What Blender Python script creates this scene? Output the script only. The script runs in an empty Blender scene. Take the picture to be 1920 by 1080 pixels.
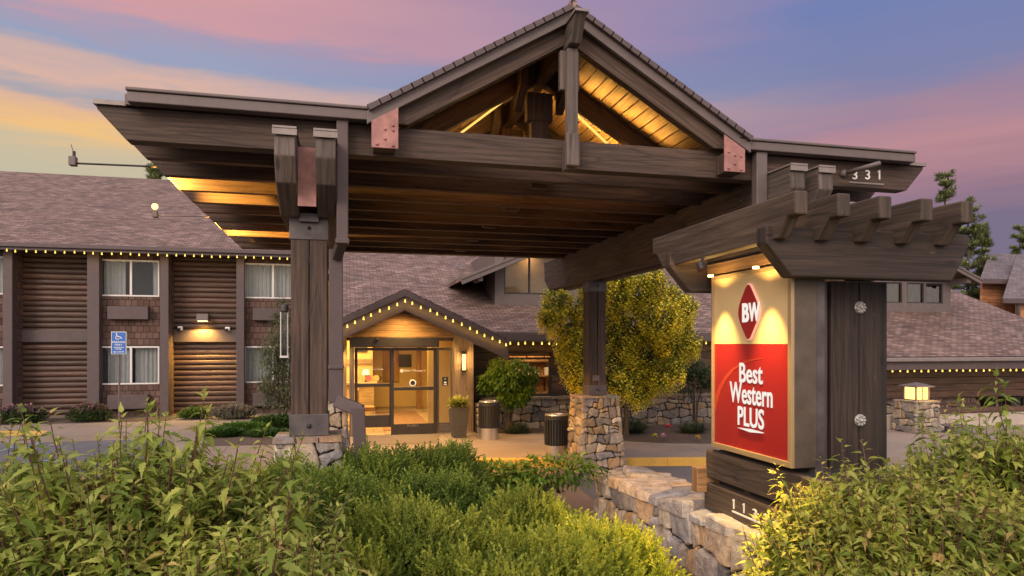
import bpy, math, random
import numpy as np
from mathutils import Vector, Matrix
# light levels
SKY_BACK, SKY_TOP, SUN_E = 2.6, 2.0, 1.9
LOBBY, GABLE, LED, FLOOD, SIGNL, GARDEN, RED, LETTER, DOWN, STRG, VEST = 260, 60, 15, 1150, 190, 1500, .12, .95, 1000, .8, 50
random.seed(7)
RNG = np.random.default_rng(7)
SC = bpy.context.scene
COL = SC.collection
PI = math.pi

# ------------------------------------------------------------ camera
EYE = 2.22
YAW = math.radians(13.9)
FD = Vector((math.sin(YAW), math.cos(YAW), 0))
FR = Vector((math.cos(YAW), -math.sin(YAW), 0))
cam = bpy.data.cameras.new('camera')
camo = bpy.data.objects.new('camera', cam)
COL.objects.link(camo)
camo.location = (0, 0, EYE)
camo.rotation_euler = (PI/2, 0, -YAW)
cam.sensor_width = 36
cam.lens = 24
cam.shift_y = 105/1920
cam.clip_start = 0.05
cam.clip_end = 2000
SC.camera = camo

# ------------------------------------------------------------ world: dusk sky
def nd(nt, typ, **kw):
    n = nt.nodes.new(typ)
    for k, v in kw.items():
        if k == 'inp':
            for a, b in v.items():
                n.inputs[a].default_value = b
        else:
            setattr(n, k, v)
    return n
def ramp(nt, stops, interp='LINEAR'):
    n = nt.nodes.new('ShaderNodeValToRGB')
    cr = n.color_ramp
    cr.interpolation = interp
    while len(cr.elements) < len(stops):
        cr.elements.new(0.5)
    for e, (p, c) in zip(cr.elements, stops):
        e.position = p
        e.color = (c[0], c[1], c[2], 1)
    return n
def s2l(*c):
    out = []
    for v in c:
        v /= 255
        out.append(v/12.92 if v <= .04045 else ((v+.055)/1.055)**2.4)
    return tuple(out)

world = bpy.data.worlds.new('World')
SC.world = world
world.use_nodes = True
wn = world.node_tree
wn.nodes.clear()
tc = nd(wn, 'ShaderNodeTexCoord')
sep = nd(wn, 'ShaderNodeSeparateXYZ')
wn.links.new(tc.outputs['Generated'], sep.inputs[0])
def wmath(op, a, b=None, clamp=False):
    n = nd(wn, 'ShaderNodeMath', operation=op, use_clamp=clamp)
    for i, v in enumerate((a, b)):
        if v is None: continue
        if isinstance(v, (int, float)): n.inputs[i].default_value = v
        else: wn.links.new(v, n.inputs[i])
    return n.outputs[0]
mp = nd(wn, 'ShaderNodeMapping')
mp.inputs['Scale'].default_value = (1.0, 1.0, 8.0)
wn.links.new(tc.outputs['Generated'], mp.inputs[0])
nz = nd(wn, 'ShaderNodeTexNoise', inp={'Scale': 1.7, 'Detail': 7.0, 'Roughness': .55, 'Distortion': .4})
wn.links.new(mp.outputs[0], nz.inputs['Vector'])
mp3 = nd(wn, 'ShaderNodeMapping')
mp3.inputs['Scale'].default_value = (3.2, 3.2, 26.0)
wn.links.new(tc.outputs['Generated'], mp3.inputs[0])
nz3 = nd(wn, 'ShaderNodeTexNoise', inp={'Scale': 1.6, 'Detail': 8.0, 'Roughness': .62, 'Distortion': .6})
wn.links.new(mp3.outputs[0], nz3.inputs['Vector'])
dis = wmath('ADD', wmath('MULTIPLY', wmath('SUBTRACT', nz.outputs['Fac'], .5), .085), wmath('MULTIPLY', wmath('SUBTRACT', nz3.outputs['Fac'], .5), .055))
# lateral coordinate: -1 left .. 1 right of the view direction
lat = wmath('ADD', wmath('MULTIPLY', sep.outputs[0], math.cos(YAW)), wmath('MULTIPLY', sep.outputs[1], -math.sin(YAW)))
fwd = wmath('ADD', wmath('MULTIPLY', sep.outputs[0], math.sin(YAW)), wmath('MULTIPLY', sep.outputs[1], math.cos(YAW)))
elev = wmath('ADD', wmath('ADD', sep.outputs[2], dis), wmath('MULTIPLY', lat, .02))
left = ramp(wn, [(0.0, s2l(176,172,156)), (.19, s2l(188,184,160)), (.232, s2l(204,184,150)), (.256, s2l(238,186,112)),
                 (.278, s2l(214,172,148)), (.292, s2l(164,162,172)), (.312, s2l(214,172,156)), (.335, s2l(190,166,168)), (.352, s2l(146,156,186)), (.378, s2l(164,152,178)),
                 (.398, s2l(206,150,156)), (.46, s2l(214,152,150)), (.55, s2l(180,150,170)), (.7, s2l(150,150,180)), (1, s2l(140,150,185))])
right = ramp(wn, [(0.0, s2l(116,110,130)), (.16, s2l(120,108,134)), (.205, s2l(160,120,136)), (.25, s2l(184,132,140)),
                  (.30, s2l(156,128,152)), (.345, s2l(122,126,168)), (.42, s2l(104,122,176)), (.55, s2l(98,118,172)), (1, s2l(115,130,175))])
wn.links.new(elev, left.inputs[0]); wn.links.new(elev, right.inputs[0])
nz2 = nd(wn, 'ShaderNodeTexNoise', inp={'Scale': 2.2, 'Detail': 4.0})
wn.links.new(mp.outputs[0], nz2.inputs['Vector'])
mfac = wmath('ADD', wmath('MULTIPLY', lat, 1.15), wmath('ADD', .47, wmath('MULTIPLY', wmath('SUBTRACT', nz2.outputs['Fac'], .5), .5)), clamp=True)
mixc = nd(wn, 'ShaderNodeMix', data_type='RGBA')
wn.links.new(mfac, mixc.inputs['Factor'])
wn.links.new(left.outputs[0], mixc.inputs['A']); wn.links.new(right.outputs[0], mixc.inputs['B'])
# the western sky behind the photographer is still bright; the zenith is in between
back = wmath('MULTIPLY', fwd, -1.0)
bfac = wmath('MULTIPLY', wmath('ADD', back, .05), 1.4, clamp=True)
zfac = wmath('MULTIPLY', wmath('SUBTRACT', sep.outputs[2], .5), 2.0, clamp=True)
gain = wmath('ADD', 1.0, wmath('ADD', wmath('MULTIPLY', bfac, SKY_BACK), wmath('MULTIPLY', zfac, SKY_TOP)))
bg = nd(wn, 'ShaderNodeBackground')
bw = nd(wn, 'ShaderNodeMix', data_type='RGBA')
bw.inputs['B'].default_value = (.50, .42, .375, 1)
hs = nd(wn, 'ShaderNodeHueSaturation', inp={'Saturation': .93, 'Value': 1.05}); wn.links.new(mixc.outputs['Result'], hs.inputs['Color'])
wn.links.new(wmath('MAXIMUM', bfac, wmath('MULTIPLY', zfac, .8)), bw.inputs['Factor']); wn.links.new(hs.outputs[0], bw.inputs['A'])
wn.links.new(bw.outputs['Result'], bg.inputs[0]); wn.links.new(gain, bg.inputs[1])
wo = nd(wn, 'ShaderNodeOutputWorld')
wn.links.new(bg.outputs[0], wo.inputs[0])

sun = bpy.data.lights.new('sun', 'SUN')
sun.energy = SUN_E
sun.angle = math.radians(24)
sun.color = (1.0, .83, .72)
suno = bpy.data.objects.new('sun', sun)
COL.objects.link(suno)
suno.rotation_euler = Vector((.55, .72, -.42)).to_track_quat('-Z', 'Y').to_euler()

SC.view_settings.view_transform = 'Standard'
SC.view_settings.look = 'None'
SC.view_settings.gamma = 1
SC.view_settings.exposure = 0
SC.view_settings.use_curve_mapping = False
SC.cycles.max_bounces = 6
SC.cycles.diffuse_bounces = 3
SC.cycles.glossy_bounces = 3
SC.cycles.transparent_max_bounces = 8
SC.cycles.sample_clamp_indirect = 3.0
SC.cycles.use_denoising = True

# ------------------------------------------------------------ helpers
def W(px, py=None, X=None, Y=None, Z=None):
    """world point behind a photograph measurement on a plane of constant X, Y or Z"""
    t = (px-960)/1280
    dx, dy = FD.x+FR.x*t, FD.y+FR.y*t
    dz = 0 if py is None else (645-py)/1280
    if X is not None: D = X/dx
    elif Y is not None: D = Y/dy
    else: D = (Z-EYE)/dz
    return Vector((D*dx, D*dy, EYE+D*dz))
def P(lat_, D, z=0):
    return Vector((FD.x*D+FR.x*lat_, FD.y*D+FR.y*lat_, z))

def tag(o, label=None, cat=None, group=None, kind=None):
    if label: o['label'] = label
    if cat: o['category'] = cat
    if group: o['group'] = group
    if kind: o['kind'] = kind
    return o
def empty(name, loc, label, cat, group=None):
    o = bpy.data.objects.new(name, None)
    o.empty_display_size = .2
    o.location = loc
    COL.objects.link(o)
    return tag(o, label, cat, group)
def wmat(o):
    m = Matrix.Translation(o.location)
    return m if o.parent is None else wmat(o.parent) @ o.matrix_parent_inverse @ m
def put_parent(o, parent):
    if parent is not None:
        o.parent = parent
        o.matrix_parent_inverse = wmat(parent).inverted()

class MB:
    def __init__(s):
        s.v = []; s.f = []; s.uv = []; s.c = []; s.g = []
    def add(s, verts, faces, grain=(1, 0, 0), col=None, off=None):
        b = len(s.v)
        s.g.append((b, len(s.f), len(verts), len(faces)))
        s.v.extend(Vector(p) for p in verts)
        if off is None: off = (random.random()*20, random.random()*20)
        if col is None:
            r = random.random(); col = (r, r, r)
        g = Vector(grain).normalized()
        for f in faces:
            ps = [s.v[b+i] for i in f]
            n = Vector((0, 0, 0))
            for i in range(len(ps)):
                a, c = ps[i], ps[(i+1) % len(ps)]
                n += a.cross(c)
            if n.length < 1e-12: n = Vector((0, 0, 1))
            n.normalize()
            gg = g - n*g.dot(n)
            if gg.length < .2:
                gg = Vector((0, 0, 1)) - n*n.z
                if gg.length < .2: gg = Vector((1, 0, 0)) - n*n.x
            gg.normalize()
            h = n.cross(gg)
            s.f.append(tuple(b+i for i in f))
            s.uv.append([(p.dot(gg)+off[0], p.dot(h)+off[1]) for p in ps])
            s.c.append(col)
    def box(s, x0, x1, y0, y1, z0, z1, grain=None, col=None, off=None):
        vs = [(x, y, z) for x in (x0, x1) for y in (y0, y1) for z in (z0, z1)]
        fs = [(0,1,3,2),(4,6,7,5),(0,4,5,1),(2,3,7,6),(0,2,6,4),(1,5,7,3)]
        if grain is None:
            d = [abs(x1-x0), abs(y1-y0), abs(z1-z0)]
            k = d.index(max(d)); grain = [0,0,0]; grain[k] = 1
        s.add(vs, fs, grain, col, off)
    def bar(s, a, b, w, h, up=(0,0,1), col=None):
        a, b = Vector(a), Vector(b)
        d = (b-a).normalized()
        sd = d.cross(Vector(up)).normalized()
        u = sd.cross(d)
        vs = []
        for q in (a, b):
            for i, j in ((-1,-1),(1,-1),(1,1),(-1,1)):
                vs.append(q+sd*(i*w/2)+u*(j*h/2))
        s.add(vs, [(3,2,1,0),(4,5,6,7),(0,1,5,4),(1,2,6,5),(2,3,7,6),(3,0,4,7)], d, col)
    def prism(s, pts, ext, grain=None, col=None):
        """planar polygon pts (3D) extruded by ext"""
        n = len(pts); ext = Vector(ext)
        vs = [Vector(p) for p in pts]+[Vector(p)+ext for p in pts]
        nn = Vector((0,0,0))
        for i in range(n): nn += vs[i].cross(vs[(i+1) % n])
        fl = nn.dot(ext) > 0
        A = tuple(range(n)); B = tuple(range(n, 2*n))
        fs = [A[::-1], B] if fl else [A, B[::-1]]
        for i in range(n):
            j = (i+1) % n
            fs.append((i, j, j+n, i+n) if fl else (j, i, i+n, j+n))
        if grain is None: grain = ext
        s.add(vs, fs, grain, col)
    def tube(s, pts, rad, n=6, col=None, caps=True):
        pts = [Vector(p) for p in pts]
        if isinstance(rad, (int, float)): rad = [rad]*len(pts)
        vs = []; fs = []
        for k, p in enumerate(pts):
            d = (pts[min(k+1, len(pts)-1)]-pts[max(k-1, 0)])
            d = d.normalized() if d.length > 1e-9 else Vector((0,0,1))
            a = d.cross(Vector((0,0,1)) if abs(d.z) < .9 else Vector((1,0,0))).normalized()
            b = d.cross(a)
            for i in range(n):
                t = 2*PI*i/n
                vs.append(p+(a*math.cos(t)+b*math.sin(t))*rad[k])
        for k in range(len(pts)-1):
            for i in range(n):
                j = (i+1) % n
                fs.append((k*n+i, (k+1)*n+i, (k+1)*n+j, k*n+j)[::-1])
        if caps:
            fs.append(tuple(range(n))[::-1]); fs.append(tuple(range((len(pts)-1)*n, len(pts)*n)))
        s.add(vs, fs, (pts[-1]-pts[0]) if (pts[-1]-pts[0]).length > 1e-6 else (0,0,1), col)
    def lathe(s, c, prof, n=24, col=None):
        vs = []; fs = []
        for r, z in prof:
            for i in range(n):
                t = 2*PI*i/n
                vs.append((c[0]+r*math.cos(t), c[1]+r*math.sin(t), c[2]+z))
        for k in range(len(prof)-1):
            for i in range(n):
                j = (i+1) % n
                fs.append((k*n+i, k*n+j, (k+1)*n+j, (k+1)*n+i))
        fs.append(tuple(range(n))[::-1]); fs.append(tuple(range((len(prof)-1)*n, len(prof)*n)))
        s.add(vs, fs, (0,0,1), col)
    def ball(s, c, r, n=8, m=6, sz=1.0, col=None):
        c = Vector(c); vs = [c+Vector((0,0,-r*sz))]; fs = []
        for k in range(1, m):
            ph = -PI/2+PI*k/m
            for i in range(n):
                t = 2*PI*i/n
                vs.append(c+Vector((r*math.cos(ph)*math.cos(t), r*math.cos(ph)*math.sin(t), r*sz*math.sin(ph))))
        vs.append(c+Vector((0,0,r*sz)))
        for i in range(n):
            j = (i+1) % n
            fs.append((0, 1+j, 1+i)); fs.append((len(vs)-1, 1+(m-2)*n+i, 1+(m-2)*n+j))
            for k in range(m-2):
                fs.append((1+k*n+i, 1+k*n+j, 1+(k+1)*n+j, 1+(k+1)*n+i))
        s.add(vs, fs, (0,0,1), col)
    def build(s, name, mat, parent=None, bevel=0, smooth=False):
        me = bpy.data.meshes.new(name)
        me.from_pydata([tuple(p) for p in s.v], [], s.f)
        uvl = me.uv_layers.new(name='UVMap')
        flat = np.array([c for f in s.uv for p in f for c in p], dtype=np.float32)
        uvl.data.foreach_set('uv', flat)
        ca = me.color_attributes.new('Col', 'FLOAT_COLOR', 'CORNER')
        cc = np.array([list(c)+[1.0] for f, c in zip(s.f, s.c) for _ in f], dtype=np.float32).ravel()
        ca.data.foreach_set('color', cc)
        me.materials.append(mat)
        if smooth: me.shade_smooth()
        me.update()
        o = bpy.data.objects.new(name, me)
        COL.objects.link(o)
        if parent is not None: put_parent(o, parent)
        if bevel:
            m = o.modifiers.new('bevel', 'BEVEL'); m.width = bevel; m.segments = 2; m.limit_method = 'ANGLE'
        return o
def sep(mb, name, mat, parent=None, bevel=0, per=1, smooth=False):
    """build every run of `per` added shapes as a mesh of its own"""
    out = []
    for i in range(0, len(mb.g), per):
        q = MB(); gs = mb.g[i:i+per]; v0 = gs[0][0]
        nv = sum(g[2] for g in gs); f0 = gs[0][1]; nf = sum(g[3] for g in gs)
        q.v = mb.v[v0:v0+nv]; q.f = [tuple(k-v0 for k in f) for f in mb.f[f0:f0+nf]]
        q.uv = mb.uv[f0:f0+nf]; q.c = mb.c[f0:f0+nf]
        out.append(q.build(name, mat, parent, bevel, smooth))
    return out
def box_obj(name, mat, parent, x0, x1, y0, y1, z0, z1, bevel=0, grain=None):
    m = MB(); m.box(x0, x1, y0, y1, z0, z1, grain)
    return m.build(name, mat, parent, bevel)

# ------------------------------------------------------------ materials
def new_mat(name):
    m = bpy.data.materials.new(name); m.use_nodes = True
    nt = m.node_tree; nt.nodes.clear()
    out = nd(nt, 'ShaderNodeOutputMaterial'); b = nd(nt, 'ShaderNodeBsdfPrincipled')
    nt.links.new(b.outputs[0], out.inputs[0])
    return m, nt, b, out
def L(nt, a, b): nt.links.new(a, b)
def vmix(nt, fac, a, b, blend='MIX'):
    n = nd(nt, 'ShaderNodeMix', data_type='RGBA', blend_type=blend)
    for k, v in (('Factor', fac), ('A', a), ('B', b)):
        if isinstance(v, (int, float)): n.inputs[k].default_value = v
        elif isinstance(v, tuple): n.inputs[k].default_value = (v[0], v[1], v[2], 1)
        else: L(nt, v, n.inputs[k])
    return n.outputs['Result']
def uvmap(nt, sc, off=(0,0,0)):
    t = nd(nt, 'ShaderNodeTexCoord'); m = nd(nt, 'ShaderNodeMapping')
    m.inputs['Scale'].default_value = sc; m.inputs['Location'].default_value = off
    L(nt, t.outputs['UV'], m.inputs[0]); return m.outputs[0]
def objmap(nt, sc):
    t = nd(nt, 'ShaderNodeTexCoord'); m = nd(nt, 'ShaderNodeMapping')
    m.inputs['Scale'].default_value = sc
    L(nt, t.outputs['Object'], m.inputs[0]); return m.outputs[0]
def colattr(nt):
    return nd(nt, 'ShaderNodeVertexColor', layer_name='Col').outputs[0]
def noise(nt, vec, scale, detail=4, rough=.55, dist=0):
    n = nd(nt, 'ShaderNodeTexNoise', inp={'Scale': scale, 'Detail': detail, 'Roughness': rough, 'Distortion': dist})
    if vec is not None: L(nt, vec, n.inputs['Vector'])
    return n.outputs['Fac']
def bump(nt, b, h, strength, dist=.01, prev=None):
    n = nd(nt, 'ShaderNodeBump', inp={'Strength': strength, 'Distance': dist})
    L(nt, h, n.inputs['Height'])
    if prev is not None: L(nt, prev, n.inputs['Normal'])
    if b is not None: L(nt, n.outputs[0], b.inputs['Normal'])
    return n.outputs[0]

def wood(name, c1, c2, rough=.75, grain=1.0, var=.5, cracks=True):
    m, nt, b, o = new_mat(name)
    v = uvmap(nt, (1.4*grain, 34*grain, 1))
    n1 = noise(nt, v, 1.0, 6, .6, .6)
    v2 = uvmap(nt, (.7, 3.0, 1))
    n2 = noise(nt, v2, 1.3, 5, .6, .5)
    r = ramp(nt, [(.34, c1), (.62, c2)]); L(nt, n1, r.inputs[0])
    r2 = ramp(nt, [(.3, (.62,.62,.62)), (.75, (1.25,1.2,1.15))]); L(nt, n2, r2.inputs[0])
    c = vmix(nt, 1.0, r.outputs[0], r2.outputs[0], 'MULTIPLY')
    r3 = ramp(nt, [(0, (1-var*.5,)*3), (1, (1+var*.5,)*3)]); L(nt, colattr(nt), r3.inputs[0])
    c = vmix(nt, 1.0, c, r3.outputs[0], 'MULTIPLY')
    # annual-ring figure and pale knots
    vk = uvmap(nt, (1.2, 5.0, 1))
    w = nd(nt, 'ShaderNodeTexWave', inp={'Scale': 1.1, 'Distortion': 7.0, 'Detail': 3.0, 'Detail Scale': .8}, bands_direction='Y')
    L(nt, vk, w.inputs['Vector'])
    r4 = ramp(nt, [(.0, (.72,)*3), (.25, (1.0,)*3), (1, (1.08,)*3)]); L(nt, w.outputs['Fac'], r4.inputs[0])
    c = vmix(nt, .75, c, r4.outputs[0], 'MULTIPLY')
    if cracks:
        vc = uvmap(nt, (.35, 5.5, 1))
        vo = nd(nt, 'ShaderNodeTexVoronoi', feature='DISTANCE_TO_EDGE', inp={'Scale': 1.0}); L(nt, vc, vo.inputs['Vector'])
        rc = ramp(nt, [(.0, (.35,)*3), (.018, (1,)*3)]); L(nt, vo.outputs['Distance'], rc.inputs[0])
        c = vmix(nt, .7, c, rc.outputs[0], 'MULTIPLY')
    # knots and pale scuffs
    vk2 = uvmap(nt, (1.6, 4.6, 1), (3.3, 1.7, 0))
    vo2 = nd(nt, 'ShaderNodeTexVoronoi', inp={'Scale': 1.0, 'Randomness': 1.0}); L(nt, vk2, vo2.inputs['Vector'])
    rk = ramp(nt, [(.0, (.30,.27,.25)), (.07, (.45,.42,.40)), (.10, (.85,.82,.80)), (.14, (1,1,1))]); L(nt, vo2.outputs['Distance'], rk.inputs[0])
    c = vmix(nt, .85, c, rk.outputs[0], 'MULTIPLY')
    ns = noise(nt, uvmap(nt, (5, 16, 1)), 1.2, 3, .5)
    rs = ramp(nt, [(.70, (0,0,0)), (.78, (1,1,1))]); L(nt, ns, rs.inputs[0])
    fs = nd(nt, 'ShaderNodeMath', operation='MULTIPLY'); fs.inputs[1].default_value = .35; L(nt, rs.outputs[0], fs.inputs[0])
    c = vmix(nt, fs.outputs[0], c, tuple(min(1, x*2.6) for x in c2))
    L(nt, c, b.inputs['Base Color'])
    b.inputs['Roughness'].default_value = rough
    bump(nt, b, n1, .8, .010)
    return m
def plain(name, c, rough=.5, metal=0, var=.15, scale=6, bmp=.1, spec=.5):
    m, nt, b, o = new_mat(name)
    v = objmap(nt, (1, 1, 1))
    n = noise(nt, v, scale, 5, .6)
    r = ramp(nt, [(.3, tuple(x*(1-var) for x in c)), (.7, tuple(x*(1+var) for x in c))]); L(nt, n, r.inputs[0])
    L(nt, r.outputs[0], b.inputs['Base Color'])
    b.inputs['Roughness'].default_value = rough; b.inputs['Metallic'].default_value = metal
    b.inputs['Specular IOR Level'].default_value = spec
    if bmp:
        n3 = noise(nt, v, scale*12, 3)
        bump(nt, b, n3, bmp, .003)
    return m
def emit(name, c, s):
    m = bpy.data.materials.new(name); m.use_nodes = True
    nt = m.node_tree; nt.nodes.clear()
    out = nd(nt, 'ShaderNodeOutputMaterial'); e = nd(nt, 'ShaderNodeEmission')
    e.inputs[0].default_value = (*c, 1); e.inputs[1].default_value = s
    L(nt, e.outputs[0], out.inputs[0]); return m
def glow(name, c, s, rough=.4):
    m, nt, b, o = new_mat(name)
    b.inputs['Base Color'].default_value = (*c, 1); b.inputs['Roughness'].default_value = rough
    b.inputs['Emission Color'].default_value = (*c, 1); b.inputs['Emission Strength'].default_value = s
    return m
def glass(name, tint=(1,1,1), refl=.25, gain=1.0):
    m = bpy.data.materials.new(name); m.use_nodes = True
    nt = m.node_tree; nt.nodes.clear()
    out = nd(nt, 'ShaderNodeOutputMaterial')
    t = nd(nt, 'ShaderNodeBsdfTransparent'); t.inputs[0].default_value = (*tint, 1)
    g = nd(nt, 'ShaderNodeBsdfGlossy'); g.inputs['Roughness'].default_value = .03
    fr = nd(nt, 'ShaderNodeFresnel'); fr.inputs[0].default_value = 1.5
    ma = nd(nt, 'ShaderNodeMath', operation='MULTIPLY_ADD'); ma.inputs[1].default_value = gain; ma.inputs[2].default_value = refl
    ma.use_clamp = True
    L(nt, fr.outputs[0], ma.inputs[0])
    mx = nd(nt, 'ShaderNodeMixShader'); L(nt, ma.outputs[0], mx.inputs[0]); L(nt, t.outputs[0], mx.inputs[1]); L(nt, g.outputs[0], mx.inputs[2])
    L(nt, mx.outputs[0], out.inputs[0]); return m
def shingle(name, cols, bw=.23, bh=.115, mortar=.009):
    m, nt, b, o = new_mat(name)
    v = uvmap(nt, (1, 1, 1))
    # small wobble so that the courses do not run ruler-straight
    nzv = nd(nt, 'ShaderNodeTexNoise', inp={'Scale': 2.5, 'Detail': 3.0}); L(nt, v, nzv.inputs['Vector'])
    vs = nd(nt, 'ShaderNodeVectorMath', operation='SCALE'); vs.inputs['Scale'].default_value = .035
    L(nt, nzv.outputs['Color'], vs.inputs[0])
    va = nd(nt, 'ShaderNodeVectorMath', operation='ADD'); L(nt, v, va.inputs[0]); L(nt, vs.outputs[0], va.inputs[1])
    br = nd(nt, 'ShaderNodeTexBrick', offset=.43, squash=1, inp={'Scale': 1.0, 'Mortar Size': mortar, 'Mortar Smooth': .2, 'Bias': 0.0, 'Brick Width': bw, 'Row Height': bh})
    br.inputs['Color1'].default_value = (0,0,0,1); br.inputs['Color2'].default_value = (1,1,1,1); br.inputs['Mortar'].default_value = (.5,.5,.5,1)
    L(nt, va.outputs[0], br.inputs['Vector'])
    r = ramp(nt, [(i/(len(cols)-1), c) for i, c in enumerate(cols)]); L(nt, br.outputs['Color'], r.inputs[0])
    n1 = noise(nt, v, 1.1, 5, .6)
    r1 = ramp(nt, [(.3, (.7,.7,.72)), (.7, (1.3,1.25,1.25))]); L(nt, n1, r1.inputs[0])
    c = vmix(nt, 1.0, r.outputs[0], r1.outputs[0], 'MULTIPLY')
    n2 = noise(nt, v, 55, 3, .7)
    r2 = ramp(nt, [(.3, (.7,)*3), (.7, (1.25,)*3)]); L(nt, n2, r2.inputs[0])
    c = vmix(nt, .7, c, r2.outputs[0], 'MULTIPLY')
    c = vmix(nt, br.outputs['Fac'], c, tuple(x*.25 for x in cols[0]))
    L(nt, c, b.inputs['Base Color']); b.inputs['Roughness'].default_value = .9
    inv = nd(nt, 'ShaderNodeMath', operation='SUBTRACT'); inv.inputs[0].default_value = 1; L(nt, br.outputs['Fac'], inv.inputs[1])
    # each course rises towards its butt edge
    sp = nd(nt, 'ShaderNodeSeparateXYZ'); L(nt, va.outputs[0], sp.inputs[0])
    dv = nd(nt, 'ShaderNodeMath', operation='DIVIDE'); dv.inputs[1].default_value = bh; L(nt, sp.outputs[1], dv.inputs[0])
    fr = nd(nt, 'ShaderNodeMath', operation='FRACT'); L(nt, dv.outputs[0], fr.inputs[0])
    s1 = nd(nt, 'ShaderNodeMath', operation='SUBTRACT'); L(nt, inv.outputs[0], s1.inputs[0]); L(nt, fr.outputs[0], s1.inputs[1])
    ad = nd(nt, 'ShaderNodeMath', operation='MULTIPLY_ADD'); ad.inputs[1].default_value = .35; L(nt, br.outputs['Color'], ad.inputs[0]); L(nt, s1.outputs[0], ad.inputs[2])
    bump(nt, b, ad.outputs[0], .9, .02)
    return m
def stone_mat(name):
    m, nt, b, o = new_mat(name)
    v = objmap(nt, (1,1,1))
    n1 = noise(nt, v, 9, 8, .68, .3)
    r1 = ramp(nt, [(.28, (.5,.48,.46)), (.5, (1,1,1)), (.75, (1.45,1.4,1.3))]); L(nt, n1, r1.inputs[0])
    c = vmix(nt, 1.0, colattr(nt), r1.outputs[0], 'MULTIPLY')
    n2 = noise(nt, v, 60, 4, .7)
    r2 = ramp(nt, [(.35, (.75,)*3), (.65, (1.2,)*3)]); L(nt, n2, r2.inputs[0])
    c = vmix(nt, .8, c, r2.outputs[0], 'MULTIPLY')
    n3 = noise(nt, v, 3.5, 5, .6)
    r3 = ramp(nt, [(.55, (0,0,0)), (.68, (1,1,1))]); L(nt, n3, r3.inputs[0])
    c = vmix(nt, r3.outputs[0], c, vmix(nt, .5, c, (.30,.17,.07)))
    L(nt, c, b.inputs['Base Color']); b.inputs['Roughness'].default_value = .88
    p = bump(nt, None, n1, .9, .035)
    bump(nt, b, n2, .6, .008, p)
    return m
def leafm(name, cols, rough=.5, trans=.35):
    """cols: ramp over the per-leaf value, often raised towards tops and crests"""
    m, nt, b, o = new_mat(name)
    r = ramp(nt, [(i/(len(cols)-1), c) for i, c in enumerate(cols)]); L(nt, colattr(nt), r.inputs[0])
    v = objmap(nt, (1,1,1)); n = noise(nt, v, 2.3, 3)
    r2 = ramp(nt, [(.35, (.72,.78,.75)), (.68, (1.25,1.2,1.05))]); L(nt, n, r2.inputs[0])
    c = vmix(nt, 1.0, r.outputs[0], r2.outputs[0], 'MULTIPLY')
    L(nt, c, b.inputs['Base Color']); b.inputs['Roughness'].default_value = rough
    b.inputs['Specular IOR Level'].default_value = .3
    tr = nd(nt, 'ShaderNodeBsdfTranslucent'); L(nt, c, tr.inputs[0])
    mx = nd(nt, 'ShaderNodeMixShader'); mx.inputs[0].default_value = trans
    L(nt, b.outputs[0], mx.inputs[1]); L(nt, tr.outputs[0], mx.inputs[2]); L(nt, mx.outputs[0], o.inputs[0])
    return m
def ground_mat(name, c, var=.25, bmp=.3, fine=80, cracks=0):
    m, nt, b, o = new_mat(name)
    v = objmap(nt, (1,1,1))
    n1 = noise(nt, v, .7, 6, .6); n2 = noise(nt, v, fine, 4, .7)
    r = ramp(nt, [(.3, tuple(x*(1-var) for x in c)), (.7, tuple(x*(1+var) for x in c))]); L(nt, n1, r.inputs[0])
    r2 = ramp(nt, [(.3, (.75,)*3), (.7, (1.2,)*3)]); L(nt, n2, r2.inputs[0])
    cc = vmix(nt, 1.0, r.outputs[0], r2.outputs[0], 'MULTIPLY')
    if cracks:
        br = nd(nt, 'ShaderNodeTexBrick', offset=0, inp={'Scale': 1.0, 'Mortar Size': .012, 'Mortar Smooth': .3, 'Brick Width': cracks, 'Row Height': cracks})
        br.inputs['Color1'].default_value = (1,1,1,1); br.inputs['Color2'].default_value = (.92,.92,.92,1); br.inputs['Mortar'].default_value = (.4,.4,.4,1)
        L(nt, v, br.inputs['Vector']); cc = vmix(nt, 1.0, cc, br.outputs['Color'], 'MULTIPLY')
    L(nt, cc, b.inputs['Base Color']); b.inputs['Roughness'].default_value = .85
    bump(nt, b, n2, bmp, .006)
    return m

M = {}
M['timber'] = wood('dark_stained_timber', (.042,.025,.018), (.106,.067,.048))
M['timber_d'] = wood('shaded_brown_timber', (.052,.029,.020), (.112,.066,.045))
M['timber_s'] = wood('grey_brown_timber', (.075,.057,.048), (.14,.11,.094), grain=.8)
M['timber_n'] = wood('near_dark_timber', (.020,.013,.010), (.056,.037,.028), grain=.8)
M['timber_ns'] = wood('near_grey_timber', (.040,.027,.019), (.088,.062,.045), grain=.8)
M['plank'] = wood('cedar_soffit_plank', (.26,.14,.055), (.42,.25,.11), cracks=False)
M['log'] = wood('dark_log_siding', (.038,.019,.013), (.105,.055,.036), rough=.5, var=.8, cracks=False)
M['cedar'] = wood('cedar_board', (.20,.105,.045), (.36,.21,.10), var=.4, cracks=False)
M['trim'] = plain('brown_painted_trim', (.080,.056,.056), .6, var=.12, bmp=.05)
M['trim_l'] = plain('light_brown_painted_trim', (.12,.092,.088), .55, var=.12, bmp=.05)
M['metal_cap'] = plain('weathered_metal_cap', (.22,.185,.17), .5, .3)
M['steel_d'] = plain('dark_steel_plate', (.10,.085,.085), .5, .4, var=.35)
M['plate'] = plain('rusty_red_plate', (.33,.155,.135), .6, .1, var=.3, scale=9)
M['shingle'] = shingle('roof_shingle', [(.120,.074,.058), (.165,.106,.085), (.205,.136,.110), (.29,.20,.168)])
M['shake'] = shingle('wall_shake', [(.075,.042,.032), (.105,.062,.048), (.13,.08,.062)], .17, .20, .008)
M['stone'] = stone_mat('field_stone')
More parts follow.
